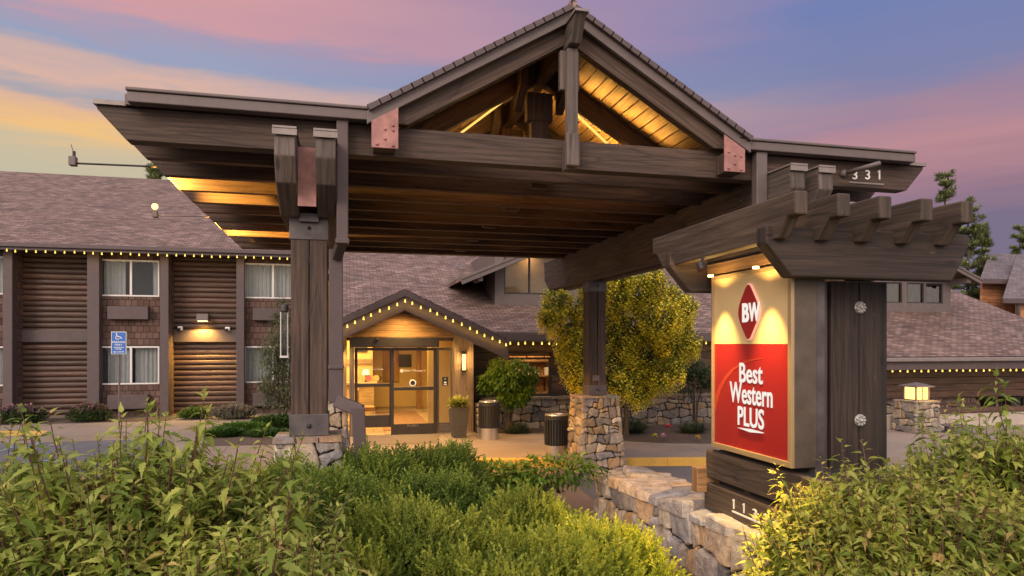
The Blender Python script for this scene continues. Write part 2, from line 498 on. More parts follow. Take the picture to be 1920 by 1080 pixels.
M['mortar'] = plain('dark_mortar', (.022,.018,.016), .95, var=.3, scale=20, bmp=.4)
M['white_frame'] = plain('white_window_frame', (.62,.60,.58), .4, var=.05)
M['bronze'] = plain('dark_bronze_frame', (.035,.028,.026), .4, .2)
M['curtain'] = plain('cream_curtain', (.42,.40,.365), .9, var=.06)
M['dark'] = plain('dark_interior', (.02,.022,.026), .7, var=.3)
M['glass'] = glass('window_glass', (.9,.93,.95), .0, .45)
M['glass_d'] = glass('reflective_glass', (.55,.55,.5), .03, .7)
M['conc'] = ground_mat('concrete', (.26,.205,.165), .15, .25, 70, 2.4)
M['asph'] = ground_mat('asphalt', (.105,.105,.12), .2, .5, 110)
M['soil'] = ground_mat('soil_mulch', (.085,.058,.042), .35, .9, 45)
M['earth'] = ground_mat('pale_earth', (.20,.15,.12), .25, .6, 60)
M['yellow'] = ground_mat('yellow_kerb_paint', (.55,.33,.07), .15, .2, 60)
M['blue_p'] = ground_mat('blue_line_paint', (.16,.26,.42), .2, .2, 60)
M['black'] = plain('black_plastic', (.018,.018,.02), .45)
M['steel'] = plain('brushed_steel', (.55,.50,.45), .32, .9, var=.1, scale=3)
M['bulb'] = emit('bulb_glow', (1.0,.66,.13), 2.2)
M['cord'] = plain('dark_cord', (.015,.018,.012), .6)
M['warm'] = emit('warm_lamp', (1.0,.62,.22), 9)
M['led'] = emit('led_strip', (1.0,.56,.12), 1.5)
M['white'] = plain('white_paint', (.8,.78,.74), .4, var=.03)
M['stucco'] = plain('cream_stucco', (.40,.34,.28), .9, var=.12, scale=3, bmp=.3)
M['bark'] = wood('bark', (.05,.035,.025), (.12,.09,.07))
M['stem'] = plain('red_brown_stem', (.11,.045,.035), .6)

# ------------------------------------------------------------ stones
STONES = [(.32,.27,.22), (.38,.31,.23), (.24,.21,.19), (.44,.34,.24), (.30,.25,.215), (.36,.25,.15), (.19,.175,.17), (.48,.41,.32), (.33,.28,.24), (.40,.27,.15), (.27,.25,.25)]
def clip_poly(poly, px, py, nx, ny):
    out = []
    for i in range(len(poly)):
        a, b = poly[i], poly[(i+1) % len(poly)]
        da = (a[0]-px)*nx+(a[1]-py)*ny; db = (b[0]-px)*nx+(b[1]-py)*ny
        if da <= 0: out.append(a)
        if (da < 0 < db) or (db < 0 < da):
            t = da/(da-db); out.append((a[0]+(b[0]-a[0])*t, a[1]+(b[1]-a[1])*t))
    return out
def stone_face(mb, fn, w, h, su, sv, dep=.05, gap=.009, dark=1.0, jit=.42, base_in=0.03):
    """fn(u, v, d) -> 3D point. Irregular stones tile the w x h face."""
    nv = max(1, round(h/sv)); ph = random.uniform(0, 9)
    ys = [0]
    for j in range(nv): ys.append(ys[-1]+random.uniform(.65, 1.4))
    ys = [y*h/ys[-1] for y in ys]
    def yb(x, j):
        if j in (0, nv): return ys[j]
        return ys[j]+sv*(.16*math.sin(x/su*1.9+j*2.1+ph)+.10*math.sin(x/su*4.3+j*5+ph*2))
    polys = []
    for j in range(nv):
        x = 0; sl = 0
        while x < w-1e-4:
            wd = su*random.choice((.55, .8, 1.0, 1.25, 1.7))*random.uniform(.85, 1.15)
            x2 = x+wd
            if w-x2 < su*.35: x2 = w
            s2 = 0 if x2 == w else random.uniform(-.20, .20)*sv
            def col_(xx, ss, t): return xx+ss*(t-.5)*2
            def quad(t0, t1):
                xl0, xl1 = col_(x, sl, t0), col_(x, sl, t1); xr0, xr1 = col_(x2, s2, t0), col_(x2, s2, t1)
                f = lambda xx, t: yb(xx, j)*(1-t)+yb(xx, j+1)*t
                q_ = [(xl0, f(xl0, t0))]
                xm_ = (xl0+xr0)/2; q_.append((xm_, f(xm_, t0)+random.uniform(-.0, .05)*sv))
                q_.append((xr0, f(xr0, t0))); q_.append((xr1, f(xr1, t1)))
                xm_ = (xl1+xr1)/2; q_.append((xm_, f(xm_, t1)-random.uniform(-.0, .05)*sv))
                q_.append((xl1, f(xl1, t1)))
                return q_
            if random.random() < .27 and wd < su*1.3:
                k_ = random.uniform(.38, .62); polys.append(quad(0, k_)); polys.append(quad(k_, 1))
            else: polys.append(quad(0, 1))
            x = x2; sl = s2
    for poly in polys:
        poly = [(min(w, max(0, p[0])), min(h, max(0, p[1]))) for p in poly]
        cx = sum(p[0] for p in poly)/len(poly); cy = sum(p[1] for p in poly)/len(poly)
        # refine the outline
        q = []
        for i in range(len(poly)):
            a, b = poly[i], poly[(i+1) % len(poly)]
            ln = math.hypot(b[0]-a[0], b[1]-a[1])
            if ln < .004: continue
            n = 3 if ln > .06 else 2
            for t in range(n):
                f = t/n; jt = random.uniform(-.006, .006) if t else 0
                f2 = f + (.14 if t == 0 and n > 1 else 0)
                q.append((a[0]+(b[0]-a[0])*f2+jt, a[1]+(b[1]-a[1])*f2+jt))
        if len(q) < 3: continue
        rad = math.sqrt(abs(sum(q[i][0]*q[(i+1) % len(q)][1]-q[(i+1) % len(q)][0]*q[i][1] for i in range(len(q))))/2)
        if rad < .02: continue
        d0 = dep*random.uniform(.35, 1.0)
        tu, tv = random.uniform(-.12, .12), random.uniform(-.12, .12)
        rings = []
        for sh, dd in ((gap, -base_in), (gap, d0*.45), (gap+.012, d0*.85), (gap+.035, d0), (gap+.4*rad, d0*1.06)):
            ring = []
            for p in q:
                dx, dy = p[0]-cx, p[1]-cy
                ln = math.hypot(dx, dy) or 1e-6
                s_ = max(.08, 1-sh/ln)
                ring.append((cx+dx*s_, cy+dy*s_, dd + (0 if dd < 0 else (dx*tu+dy*tv)*s_ + random.uniform(-.0025, .0025))))
            rings.append(ring)
        n = len(q)
        vs = [fn(*p) for r in rings for p in r]+[fn(cx, cy, d0*1.07)]
        fs = []
        for r in range(len(rings)-1):
            for i in range(n):
                j = (i+1) % n
                fs.append((r*n+i, r*n+j, (r+1)*n+j, (r+1)*n+i))
        for i in range(n):
            fs.append(((len(rings)-1)*n+i, (len(rings)-1)*n+(i+1) % n, len(vs)-1))
        c = random.choice(STONES); g = random.uniform(.8, 1.2)*dark
        mb.add(vs, fs, (1,0,0), tuple(x*g for x in c))

# ------------------------------------------------------------ text
def text_obj(body, name, mat, parent, o, u, v, width, height, offset=0.0, depth=.004, shear=0):
    """text fitted into width x height with its lower left corner at o, axes u, v"""
    cu = bpy.data.curves.new('text_source', 'FONT')
    cu.body = body; cu.size = 1; cu.offset = offset; cu.shear = shear; cu.resolution_u = 4
    cu.extrude = .02
    to = bpy.data.objects.new('text_source', cu); COL.objects.link(to)
    dg = bpy.context.evaluated_depsgraph_get(); dg.update()
    me = bpy.data.meshes.new_from_object(to.evaluated_get(dg))
    bpy.data.objects.remove(to)
    n = len(me.vertices)
    a = np.zeros(n*3, dtype=np.float32); me.vertices.foreach_get('co', a); a = a.reshape(-1, 3)
    mn, mx = a.min(0), a.max(0)
    u = Vector(u).normalized(); v = Vector(v).normalized(); w = u.cross(v); o = Vector(o)
    q = (a-mn)/np.maximum(mx-mn, 1e-6)
    U, V_, N = np.array(u), np.array(v), np.array(w)
    pts = np.array(o)+q[:, :1]*width*U+q[:, 1:2]*height*V_+q[:, 2:3]*depth*N
    me.vertices.foreach_set('co', pts.astype(np.float32).ravel())
    me.name = name; me.materials.clear(); me.materials.append(mat); me.update()
    ob = bpy.data.objects.new(name, me); COL.objects.link(ob)
    put_parent(ob, parent)
    return ob

def one_obj(name, mat, parent, o, u, v, h):
    """numeral one: upright stroke with a flag"""
    u = Vector(u); v = Vector(v); n = u.cross(v); o = Vector(o); m = MB()
    q = [(.10,0),(.25,0),(.25,1),(.12,1),(-.04,.84),(-.04,.74),(.10,.82)]
    m.prism([o+u*(a*h)+v*(b*h) for a, b in q], n*.008, v)
    return m.build(name, mat, parent)
def lamp(name, typ, loc, energy, color=(1,.66,.28), size=.1, aim=None, size_y=None, spot=None, parent=None, blend=.6):
    l = bpy.data.lights.new(name, typ); l.energy = energy; l.color = color
    if typ == 'AREA':
        l.size = size
        if size_y: l.shape = 'RECTANGLE'; l.size_y = size_y
    else: l.shadow_soft_size = size
    if typ == 'SPOT': l.spot_size = math.radians(spot or 60); l.spot_blend = blend
    o = bpy.data.objects.new(name, l); COL.objects.link(o); o.location = loc
    if aim is not None: o.rotation_euler = (Vector(aim)-Vector(loc)).to_track_quat('-Z', 'Y').to_euler()
    if parent is not None: put_parent(o, parent)
    return o

# ------------------------------------------------------------ leaf scatter
def scatter(name, mat, tv, tf, pos, dirs, ups, scale, rnd, parent=None, smooth=False):
    """copies of a small template as one mesh; x axis of the template goes along dirs"""
    tv = np.array(tv, dtype=np.float64); n = len(pos); k = len(tv)
    pos = np.asarray(pos, float); d = np.asarray(dirs, float); u = np.asarray(ups, float)
    d /= np.linalg.norm(d, axis=1, keepdims=True)+1e-9
    s = np.cross(u, d); s /= np.linalg.norm(s, axis=1, keepdims=True)+1e-9
    w = np.cross(d, s)
    scale = np.asarray(scale, float).reshape(-1, 1, 1) if np.ndim(scale) else scale
    q = (tv[None,:,0:1]*d[:,None,:]+tv[None,:,1:2]*s[:,None,:]+tv[None,:,2:3]*w[:,None,:])*scale+pos[:,None,:]
    me = bpy.data.meshes.new(name)
    lens = np.array([len(f) for f in tf]); flat = np.array([i for f in tf for i in f])
    nl = len(flat)
    me.vertices.add(n*k); me.vertices.foreach_set('co', q.astype(np.float32).ravel())
    loops = (flat[None,:]+(np.arange(n)*k)[:,None]).ravel().astype(np.int32)
    me.loops.add(n*nl); me.loops.foreach_set('vertex_index', loops)
    starts = np.concatenate([[0], np.cumsum(lens)[:-1]])
    ls = (starts[None,:]+(np.arange(n)*nl)[:,None]).ravel().astype(np.int32)
    me.polygons.add(n*len(tf)); me.polygons.foreach_set('loop_start', ls)
    try: me.polygons.foreach_set('loop_total', np.tile(lens, n).astype(np.int32))
    except Exception: pass
    me.update(calc_edges=True)
    ca = me.color_attributes.new('Col', 'FLOAT_COLOR', 'CORNER')
    r = np.repeat(np.asarray(rnd, float), nl)
    ca.data.foreach_set('color', np.stack([r, r, r, np.ones_like(r)], 1).astype(np.float32).ravel())
    me.materials.append(mat)
    if smooth: me.shade_smooth()
    o = bpy.data.objects.new(name, me); COL.objects.link(o)
    put_parent(o, parent)
    return o
def unit(n):
    a = RNG.normal(size=(n, 3)); return a/np.linalg.norm(a, axis=1, keepdims=True)
def lobed_leaf():
    half = [(.0,.015),(.10,.11),(.24,.27),(.30,.17),(.42,.25),(.48,.15),(.62,.17),(.68,.085),(.84,.06),(1.08,.0)]
    vs = []; fs = []
    for x, y in half:
        z = -.38*x*x
        vs += [(x, 0, z), (x, y, z+.28*y), (x, -y, z+.28*y)]
    for i in range(len(half)-1):
        a, b = i*3, (i+1)*3
        fs.append((a, b, b+1, a+1)); fs.append((a, a+2, b+2, b))
    return vs, fs
def simple_leaf(w=.22, fold=.3, droop=.2):
    vs = [(0,0,0), (.45, w, fold*w-droop*.2), (.45, 0, -droop*.2), (.45, -w, fold*w-droop*.2), (1, 0, -droop)]
    return vs, [(0,2,1), (0,3,2), (1,2,4), (2,3,4)]
def sprig(nl=14, ll=.20, lw=.052):
    vs = []; fs = []
    for i in range(nl):
        x = .08+.9*i/nl; a = i*2.4; t = .75-.45*x
        L_ = ll*(1.15-.5*x)
        dx, dy, dz = math.cos(t)*1.0, math.sin(t)*math.cos(a), math.sin(t)*math.sin(a)
        sx, sy, sz = 0, -math.sin(a), math.cos(a)
        b = len(vs)
        vs += [(x, 0, 0), (x+dx*L_*.55+sx*lw, dy*L_*.55+sy*lw, dz*L_*.55+sz*lw), (x+dx*L_, dy*L_, dz*L_), (x+dx*L_*.55-sx*lw, dy*L_*.55-sy*lw, dz*L_*.55-sz*lw)]
        fs.append((b, b+1, b+2, b+3))
    return vs, fs

# ============================================================ GROUND
def sheet(name, pts, z, mat, kind='structure', thick=0, label=None):
    m = MB()
    if thick:
        m.prism([(p[0], p[1], z-thick) for p in pts], (0,0,thick), (1,0,0))
    else:
        m.add([(p[0], p[1], z) for p in pts], [tuple(range(len(pts)))], (1,0,0))
    o = m.build(name, mat)
    # upward normals
    return tag(o, label, None, None, kind)
AS = -.14
sheet('asphalt', [(-300,-300),(300,-300),(300,600),(-300,600)], AS-.006, M['asph'])
kerb_line = [(-2.75,12.5),(-1.7,12.62),(-.3,12.85),(1.1,13.0),(2.6,12.9),(3.9,12.55),(6.1,12.12),(9,11.5),(13,10.4),(20,8.2)]
slab = [(x, y+.15) for x, y in kerb_line]+[(26,8),(26,20),(4,25),(-30,25),(-30,18.75),(-4.3,18.65),(-3.9,17.7),(-3.3,15.0),(-2.75,12.65)]
sheet('pavement', slab, 0, M['conc'], thick=.25)
mb = MB()
for a, b in zip(kerb_line[:7], kerb_line[1:8]):
    mb.prism([(a[0],a[1],AS-.05),(b[0],b[1],AS-.05),(b[0],b[1]+.15,AS-.05),(a[0],a[1]+.15,AS-.05)], (0,0,-AS+.056), (1,.1,0))
tag(mb.build('kerb', M['yellow'], bevel=.015), 'yellow painted kerb along the entrance pavement', None, None, 'structure')
sheet('road', [(-4.6,12.55),(-2.75,12.52),(-.3,12.9),(1.1,13.05),(2.6,12.95),(3.9,12.6),(3.7,10),(3.3,5),(-3.5,5)], AS-.002, ground_mat('brown_driveway', (.20,.145,.11), .15, .3, 80))
# tactile yellow patch of the kerb ramp on the left
a, b, c, d = W(-30,817.5,Z=0), W(72,817.5,Z=0), W(92,808,Z=0), W(-30,808,Z=0)
sheet('ramp_paint', [(p.x,p.y) for p in (a,b,c,d)], .005, M['yellow'], label='yellow tactile paving of the kerb ramp')
# blue bay lines on the asphalt
def line(px0, py0, px1, py1, w, mat, z=AS+.002, name='bay_line'):
    a, b = W(px0,py0,Z=AS), W(px1,py1,Z=AS)
    d = (b-a).normalized(); s = Vector((-d.y, d.x, 0))*w/2
    sheet(name, [((a-s).x,(a-s).y),((b-s).x,(b-s).y),((b+s).x,(b+s).y),((a+s).x,(a+s).y)], z, mat)
line(20,851,112,816,.10,M['blue_p']); line(-20,825,34,828,.12,M['blue_p']); line(0,846,24,838,.10,M['blue_p'])
line(30,868,112,862,.10,M['blue_p']); line(185,816,240,812,.1,M['blue_p'], AS+.003)
# raised planting bank in front, with the path that stays low
def bank_h(x, y):
    lat_ = x*FR.x+y*FR.y; D = x*FD.x+y*FD.y
    f = min(1, max(0, (8.6-D)/3.2)); f = f*f*(3-2*f)
    h = AS-.06+f*.62
    k = min(1, max(0, (lat_-.75)/.5))*min(1, max(0, (1.9+.1*D-lat_)/.5))*min(1, max(0, (D-5.0)/2))
    return h*(1-k)+(AS+.03+.05*max(0, 9-D)*.6)*k if f > 0 else h
mb = MB(); nx, ny = 70, 60
vs = []; fs = []
for j in range(ny+1):
    for i in range(nx+1):
        x = -9+21*i/nx; y = -5+15.5*j/ny
        vs.append((x, y, bank_h(x, y)+random.uniform(-.012,.012)))
for j in range(ny):
    for i in range(nx):
        k = j*(nx+1)+i; fs.append((k, k+1, k+nx+2, k+nx+1))
mb.add(vs, fs)
tag(mb.build('ground', M['soil'], smooth=True), None, None, None, 'structure')
# planting beds beside the pavement
g = lambda x, y: (W(x,y,Z=0).x, W(x,y,Z=0).y)
sheet('planting_soil', [g(380,837),g(545,833),g(580,830),(-1.0,20),(-1.0,23),g(440,795)], .006, M['soil'])
sheet('planting_soil', [(-14,21.55),(-4.9,21.55),(-4.7,23.1),(-14,23.1)], .010, M['soil'])
sheet('planting_soil', [g(925,812),g(1075,814),g(1160,826),g(1240,831),g(1340,832),(11,15.2),(12,17.3),(3.6,17.3)], .008, M['soil'])
sheet('door_mat', [(W(668,837,Z=0).x,15.2),(W(822,837,Z=0).x,15.2),(2.35,16.75),(.4,16.75)], .008, plain('dark_mat', (.15,.115,.09), .95, var=.2, scale=40))

# ============================================================ LEFT LODGE WING
WL = 23.2
lodge = empty('lodge_wing', (-7, WL, 0), 'two storey lodge wing with brown log siding behind the parking sign', 'building')
XE = -.9
def log_panel(mb, x0, x1, z0, z1, y, step=.165):
    n = max(1, round((z1-z0)/step)); st = (z1-z0)/n
    for k in range(n):
        c = z0+(k+.5)*st; r = st/2
        pts = []
        for i in range(7):
            t = -PI/2+PI*i/6
            pts.append((y-.045*math.cos(t), c+r*math.sin(t)*.98))
        vs = [(x0, p[0], p[1]) for p in pts]+[(x1, p[0], p[1]) for p in pts]
        rr = random.random()
        mb.add(vs, [(i, i+7, i+8, i+1)[::-1] for i in range(6)], (1,0,0), (rr, rr, rr))
EZ = 5.02  # underside of the eave
PX = [(-15.2,-14.95)]
for a_, b_ in ((5,23),(163,186),(300,316),(443,458)):
    PX.append((W(a_,Y=22.85).x, W(b_,Y=22.85).x))
PX.append((-1.35,-1.15))
pil = MB()
wallb = MB(); logs = MB(); band = MB(); core = MB()
core.box(-16, XE, 23.75, 36, -.2, 9.2) if False else core.box(-16, XE, 23.72, 36, -.2, 5.0)
for k, (x0, x1) in enumerate(PX):
    pil.box(x0, x1, 22.85, 23.3, -.1, EZ-.02)
bays = list(zip(PX[:-1], PX[1:]))
kinds = ['w', 'l', 'w', 'l', 'w']
winX = []
for (p, q), kd in zip(bays, kinds):
    a_, b_ = p[1], q[0]
    if kd == 'w':
        winX.append((a_, b_))
    else:
        log_panel(logs, a_+.0, b_, -.1, EZ, 23.55)
        wallb.box(a_-.12, a_+.005, 23.12, 23.6, -.1, EZ-.01, grain=(0,1,0))
        zb = (W(240,641,Y=23.2).z, W(240,622,Y=23.2).z)
        zb = (EYE+.02*0+.07, EYE+.42)
        band.box(a_+.01, b_-.01, 23.40, 23.5, EYE+.06, EYE+.42)
def win_hole_wall(mb, x0, x1, z0, z1, holes, y0, y1):
    """wall with rectangular openings (vertical strips)"""
    xs = sorted({x0, x1, *[h[0] for h in holes], *[h[1] for h in holes]})
    for a_, b_ in zip(xs[:-1], xs[1:]):
        hs = sorted([(h[2], h[3]) for h in holes if h[0] <= a_+1e-6 and h[1] >= b_-1e-6])
        z = z0
        for h0, h1 in hs:
            mb.box(a_, b_, y0, y1, z, h0, grain=(1,0,0), off=(0,0)); z = h1
        mb.box(a_, b_, y0, y1, z, z1, grain=(1,0,0), off=(0,0))
UZ = (EYE+1.46, EYE+2.58); LZ = (EYE-1.24, EYE-.07)
wspec = []
def hotel_window(parent, x0, x1, z0, z1, y, style):
    f = MB(); w = .045
    f.box(x0, x1, y, y+.07, z0, z0+w); f.box(x0, x1, y, y+.07, z1-w, z1)
    f.box(x0, x0+w, y, y+.07, z0+w, z1-w); f.box(x1-w, x1, y, y+.07, z0+w, z1-w)
    xm = x0+(x1-x0)*.52
    f.box(xm-.03, xm+.03, y-.005, y+.075, z0+w, z1-w)
    fr = f.build('window', M['white_frame'], parent)
    gl = MB(); gl.box(x0+w, xm-.03, y+.03, y+.036, z0+w, z1-w); gl.box(xm+.03, x1-w, y+.04, y+.046, z0+w, z1-w)
    gl.build('pane', M['glass'], fr)
    # pleated curtains
    c = MB()
    def pleat(a_, b_):
        n = int((b_-a_)/.022); vs = []; fs = []
        for i in range(n+1):
            x = a_+(b_-a_)*i/n; yy = y+.22+.028*math.sin(i*1.15)+.010*math.sin(i*.37)
            vs += [(x, yy, z0-.02), (x, yy, z1+.02)]
        for i in range(n): fs.append((2*i, 2*i+2, 2*i+3, 2*i+1))
        c.add(vs, fs, (0,0,1))
    for a_, b_ in style: pleat(x0+(x1-x0)*a_, x0+(x1-x0)*b_)
    sep(c, 'curtain', M['curtain'], fr, 0, 1, True)
    d = MB(); d.box(x0-.02, x1+.02, y+.47, y+.49, z0-.05, z1+.05); d.build('dark_room', M['dark'], fr)
for i, (a_, b_) in enumerate(winX):
    holes = []
    if i == 0: xa, xb = b_-1.75, b_-.03
    elif i == 1: xa, xb = W(187,Y=23.15).x, W(299,Y=23.15).x
    else: xa, xb = W(458.5,Y=23.15).x, W(458.5,Y=23.15).x+1.66
    for z0, z1 in (UZ, LZ): holes.append((xa, xb, z0, z1))
    win_hole_wall(wallb, a_-.05, b_+.05, -.1, EZ, holes, 23.15, 23.7)
    sty = {0: [(.0,.98)], 1: [(.03,.40),(.86,.99)], 2: [(.02,.99)]}[i]
    hotel_window(lodge, xa, xb, UZ[0], UZ[1], 23.13, sty)
    hotel_window(lodge, xa, xb, LZ[0], LZ[1], 23.13, [(.02,.55),(.53,.98)] if i != 1 else [(.56,.98),(.1,.5)])
    xm = (xa+xb)/2
    for z0, z1 in ((EYE+.75, EYE+1.15), (EYE-1.98, EYE-1.55)):
        box_obj('air_conditioner_cover', M['trim'], lodge, xm-.56, xm+.56, 22.93, 23.16, z0, z1, .015)
wallb.build('wall', M['shake'], lodge)
core.build('core_wall', M['shake'], lodge)
sep(logs, 'log_siding', M['log'], lodge, 0, len(logs.g)//2, True)
sep(band, 'band_board', M['trim'], lodge, .01)
sep(pil, 'pilaster', M['trim'], lodge, .012)
def roof_slab(mb, a, b, c, d, t=.1):
    """a,b eave (left,right), c,d ridge (right,left)"""
    a, b, c, d = map(Vector, (a, b, c, d))
    n = (b-a).cross(d-a).normalized()
    mb.prism([a-n*t, b-n*t, c-n*t, d-n*t], n*t, (1,0,0))
mb = MB()
EY = 22.55; SL = .42; RD = 10.35
roof_slab(mb, (-16.5,EY,5.12),(XE+.3,EY,5.12),(XE+.3,EY+RD,5.12+SL*RD),(-16.5,EY+RD,5.12+SL*RD))
roof_slab(mb, (XE+.3,EY+2*RD,5.12),(-16.5,EY+2*RD,5.12),(-16.5,EY+RD,5.12+SL*RD),(XE+.3,EY+RD,5.12+SL*RD))
mb.build('roof', M['shingle'], lodge)
mb = MB(); mb.box(-16.5, XE+.3, EY-.04, EY+.02, 4.93, 5.13); mb.box(-16.5, XE+.3, EY-.12, EY-.045, 5.02, 5.14)
mb.build('fascia', M['trim'], lodge, .01)
box_obj('soffit', M['trim'], lodge, -16.4, XE+.25, EY+.03, 23.6, 5.0, 5.06)

def string_lights(label, pts, spacing, sag=.02, seed=1, r=.022, name='string_lights'):
    rnd = random.Random(seed)
    pts = [Vector(p) for p in pts]
    e = empty(name, pts[0], label, 'string lights')
    cord = MB()
    total = 0; k = 0; tail = spacing*.5
    path = []
    bulbs = []
    for a, b in zip(pts[:-1], pts[1:]):
        ln = (b-a).length; t = tail
        while t < ln:
            bulbs.append(a.lerp(b, t/ln)); t += spacing
        tail = t-ln
        path.append(a)
    path.append(pts[-1])
    cord.tube(path, .008, 5)
    cord.build('cord', M['cord'], e)
    for p in bulbs[:98]:
        q = p+Vector((rnd.uniform(-.02,.02), -.012, -.045+rnd.uniform(-.012,.012)))
        m = MB(); m.ball(q, r, 8, 6, 1.15); m.lathe(q+Vector((0,0,r*1.2)), [(r*.6,0),(r*.6,.025)], 6)
        m.build('bulb', M['bulb'], e, smooth=True)
    for a, b in zip(pts[:-1], pts[1:]):
        ln = (b-a).length
        if ln < 1.5: continue
        c = (a+b)/2+Vector((0, -.03, -.10)); tgt = Vector((0, .75, -.25)).normalized()
        l = lamp('string_glow', 'AREA', c, STRG*ln, (1,.60,.10), ln*.98, c+tgt, size_y=.03, parent=e)
        xa = (b-a).normalized(); za = -tgt; ya = za.cross(xa).normalized(); za = xa.cross(ya)
        l.rotation_euler = Matrix((xa, ya, za)).transposed().to_euler()
    return e
string_lights('string of warm bulbs under the eave of the two storey log wing', [(W(3,Y=22.5).x,22.48,4.93),(-1.0,22.48,4.93)], .248, seed=2)

# wall lamp + small cameras on the lit log bay
def W2(x, y, Y=23.4): return W(x, y, Y=Y)
p = W2(381, 596)
wl = empty('wall_lamp', p, 'boxy downlight glowing above the band board on the log wall', 'wall lamp')
mb = MB(); mb.prism([(p.x-.17,23.48,p.z+.13),(p.x-.17,23.28,p.z+.13),(p.x-.17,23.20,p.z-.10),(p.x-.17,23.48,p.z-.10)], (.34,0,0)); mb.build('housing', M['trim_l'], wl, .01)
box_obj('lens', M['warm'], wl, p.x-.13, p.x+.13, 23.24, 23.44, p.z-.115, p.z-.101)
lamp('wall_lamp_light', 'SPOT', (p.x, 23.22, p.z-.14), 640, (1,.60,.12), .10, (p.x, 23.36, 0), spot=140, blend=.8, parent=wl)
for (x, y), lb in (((338,616), 'small white camera on the log wall left of the downlight'), ((427,617), 'small white camera on the log wall right of the downlight')):
    q = W2(x, y)
    sc_ = empty('security_camera', q, lb, 'security camera')
    mb = MB(); mb.box(q.x-.07, q.x+.07, 23.34, 23.47, q.z-.06, q.z+.07); mb.build('body', M['white'], sc_, .02)
    mb = MB(); mb.tube([(q.x,23.34,q.z-.01),(q.x-.03,23.26,q.z-.04)], [.035,.045], 10); mb.build('lens', M['black'], sc_)

# accessible-parking sign
pt = W(223, 622, Y=20.0); pb = W(223, 664, Y=20.0)
sx = pt.x; h = pt.z-pb.z; ww = .30*1.0
ww = h*.61
sg = empty('parking_sign', (sx, 20.0, 0), 'blue and white accessible parking sign on a thin grey pole', 'sign')
mb = MB(); mb.tube([(sx,20.03,0),(sx,20.03,pt.z-.05)], .025, 8); mb.build('pole', M['trim_l'], sg)
blue = plain('sign_blue', (.03,.13,.42), .4, var=.05, bmp=0)
board = box_obj('board', M['white'], sg, sx-ww/2, sx+ww/2, 19.985, 20.0, pb.z, pt.z, .004)
box_obj('blue_field', blue, board, sx-ww/2+.012, sx+ww/2-.012, 19.982, 19.9845, pb.z+.012, pt.z-.012)
U, V3 = (1,0,0), (0,0,1)
for tx, z, hh, w_ in (('PARKING', .50, .075, .86), ('ONLY', .385, .075, .5), ('MINIMUM', .27, .055, .62), ('FINE', .20, .05, .4), ('$250', .07, .055, .7)):
    text_obj(tx, 'lettering', M['white'], board, (sx-ww*w_/2, 19.981, pb.z+h*z), U, V3, ww*w_, h*hh, .01, .003)
# wheelchair symbol: head, torso, wheel
mb = MB(); cx, cz = sx-.02, pb.z+h*.70; r = h*.075
mb.ball((cx-.03, 19.979, cz+h*.215), h*.026, 8, 6)
mb.bar((cx-.03,19.979,cz+h*.185),(cx-.02,19.979,cz+h*.07),.006,h*.04)
mb.bar((cx-.02,19.979,cz+h*.08),(cx+.05,19.979,cz+h*.08),.006,h*.03)
mb.bar((cx+.05,19.979,cz+h*.085),(cx+.085,19.979,cz+h*.0),.006,h*.03)
mb.bar((cx+.08,19.979,cz+h*.002),(cx+.105,19.979,cz+h*.012),.006,h*.025)
prev = None
for i in range(19):
    t = math.radians(70+i*15)
    q = Vector((cx-.005+r*math.cos(t), 19.979, cz+h*.04+r*math.sin(t)))
    if prev is not None: mb.bar(prev, q, .006, h*.022)
    prev = q
mb.build('wheelchair_symbol', M['white'], board)

# ============================================================ LOBBY BUILDING
WC = 17.6
lob = empty('lobby_building', (6, WC, 0), 'low lodge lobby building with brown shingle roof, dark board walls and stone base', 'building')
EVY, EVZ = 17.05, 2.42      # lobby eave
XR = 11.9                   # where the roof drops lower
RY = 26.2; S2 = .42
def rz(y): return EVZ+.1+S2*(y-EVY)
LY = 15.5; RW_ = 16.5
XH = 22.6
mb = MB()
roof_slab(mb, (-1.0,EVY,rz(EVY)),(XR,EVY,rz(EVY)),(XR,RY,rz(RY)),(-1.0,RY,rz(RY)), .09)
roof_slab(mb, (XR,LY,rz(LY)),(XH,LY,rz(LY)),(XH,RY,rz(RY)),(XR,RY,rz(RY)), .09)
roof_slab(mb, (XH,37,rz(15.4)),(-1.0,37,rz(15.4)),(-1.0,RY,rz(RY)),(XH,RY,rz(RY)), .09)
mb.build('roof', M['shingle'], lob)
mb = MB(); mb.prism([(XH-.35,RW_,-.6),(XH-.35,36,-.6),(XH-.35,36,rz(16.4)-.1),(XH-.35,RY,rz(RY)-.1),(XH-.35,RW_,rz(RW_)-.1)], (.15,0,0), (0,1,0)); mb.build('end_wall', M['log'], lob)
mb = MB(); mb.bar((XH,LY,rz(LY)-.12),(XH,RY,rz(RY)-.12),.05,.2); mb.build('bargeboard', M['trim'], lob)
mb = MB(); mb.prism([(-.9,WC,-.1),(-.9,36,-.1),(-.9,36,rz(16.4)-.1),(-.9,RY,rz(RY)-.1),(-.9,WC,rz(WC)-.1)], (.06,0,0), (0,1,0)); mb.build('end_wall', M['log'], lob)
# fascia boards and gutter
mb = MB(); mb.box(-1.0, XR, EVY-.05, EVY, EVZ-.12, EVZ+.08); mb.build('fascia', M['trim'], lob, .01)
mb = MB(); mb.box(XR, XH, LY-.03, LY+.02, rz(LY)-.36, rz(LY)-.10); mb.build('fascia', M['trim'], lob, .01)
mb = MB(); mb.box(XR-.02, XH, LY-.16, LY-.035, rz(LY)-.13, rz(LY)-.02); mb.build('gutter', M['metal_cap'], lob, .02)
box_obj('soffit', M['trim'], lob, 3.2, XR, EVY+.005, WC+.05, EVZ-.03, EVZ+.0)
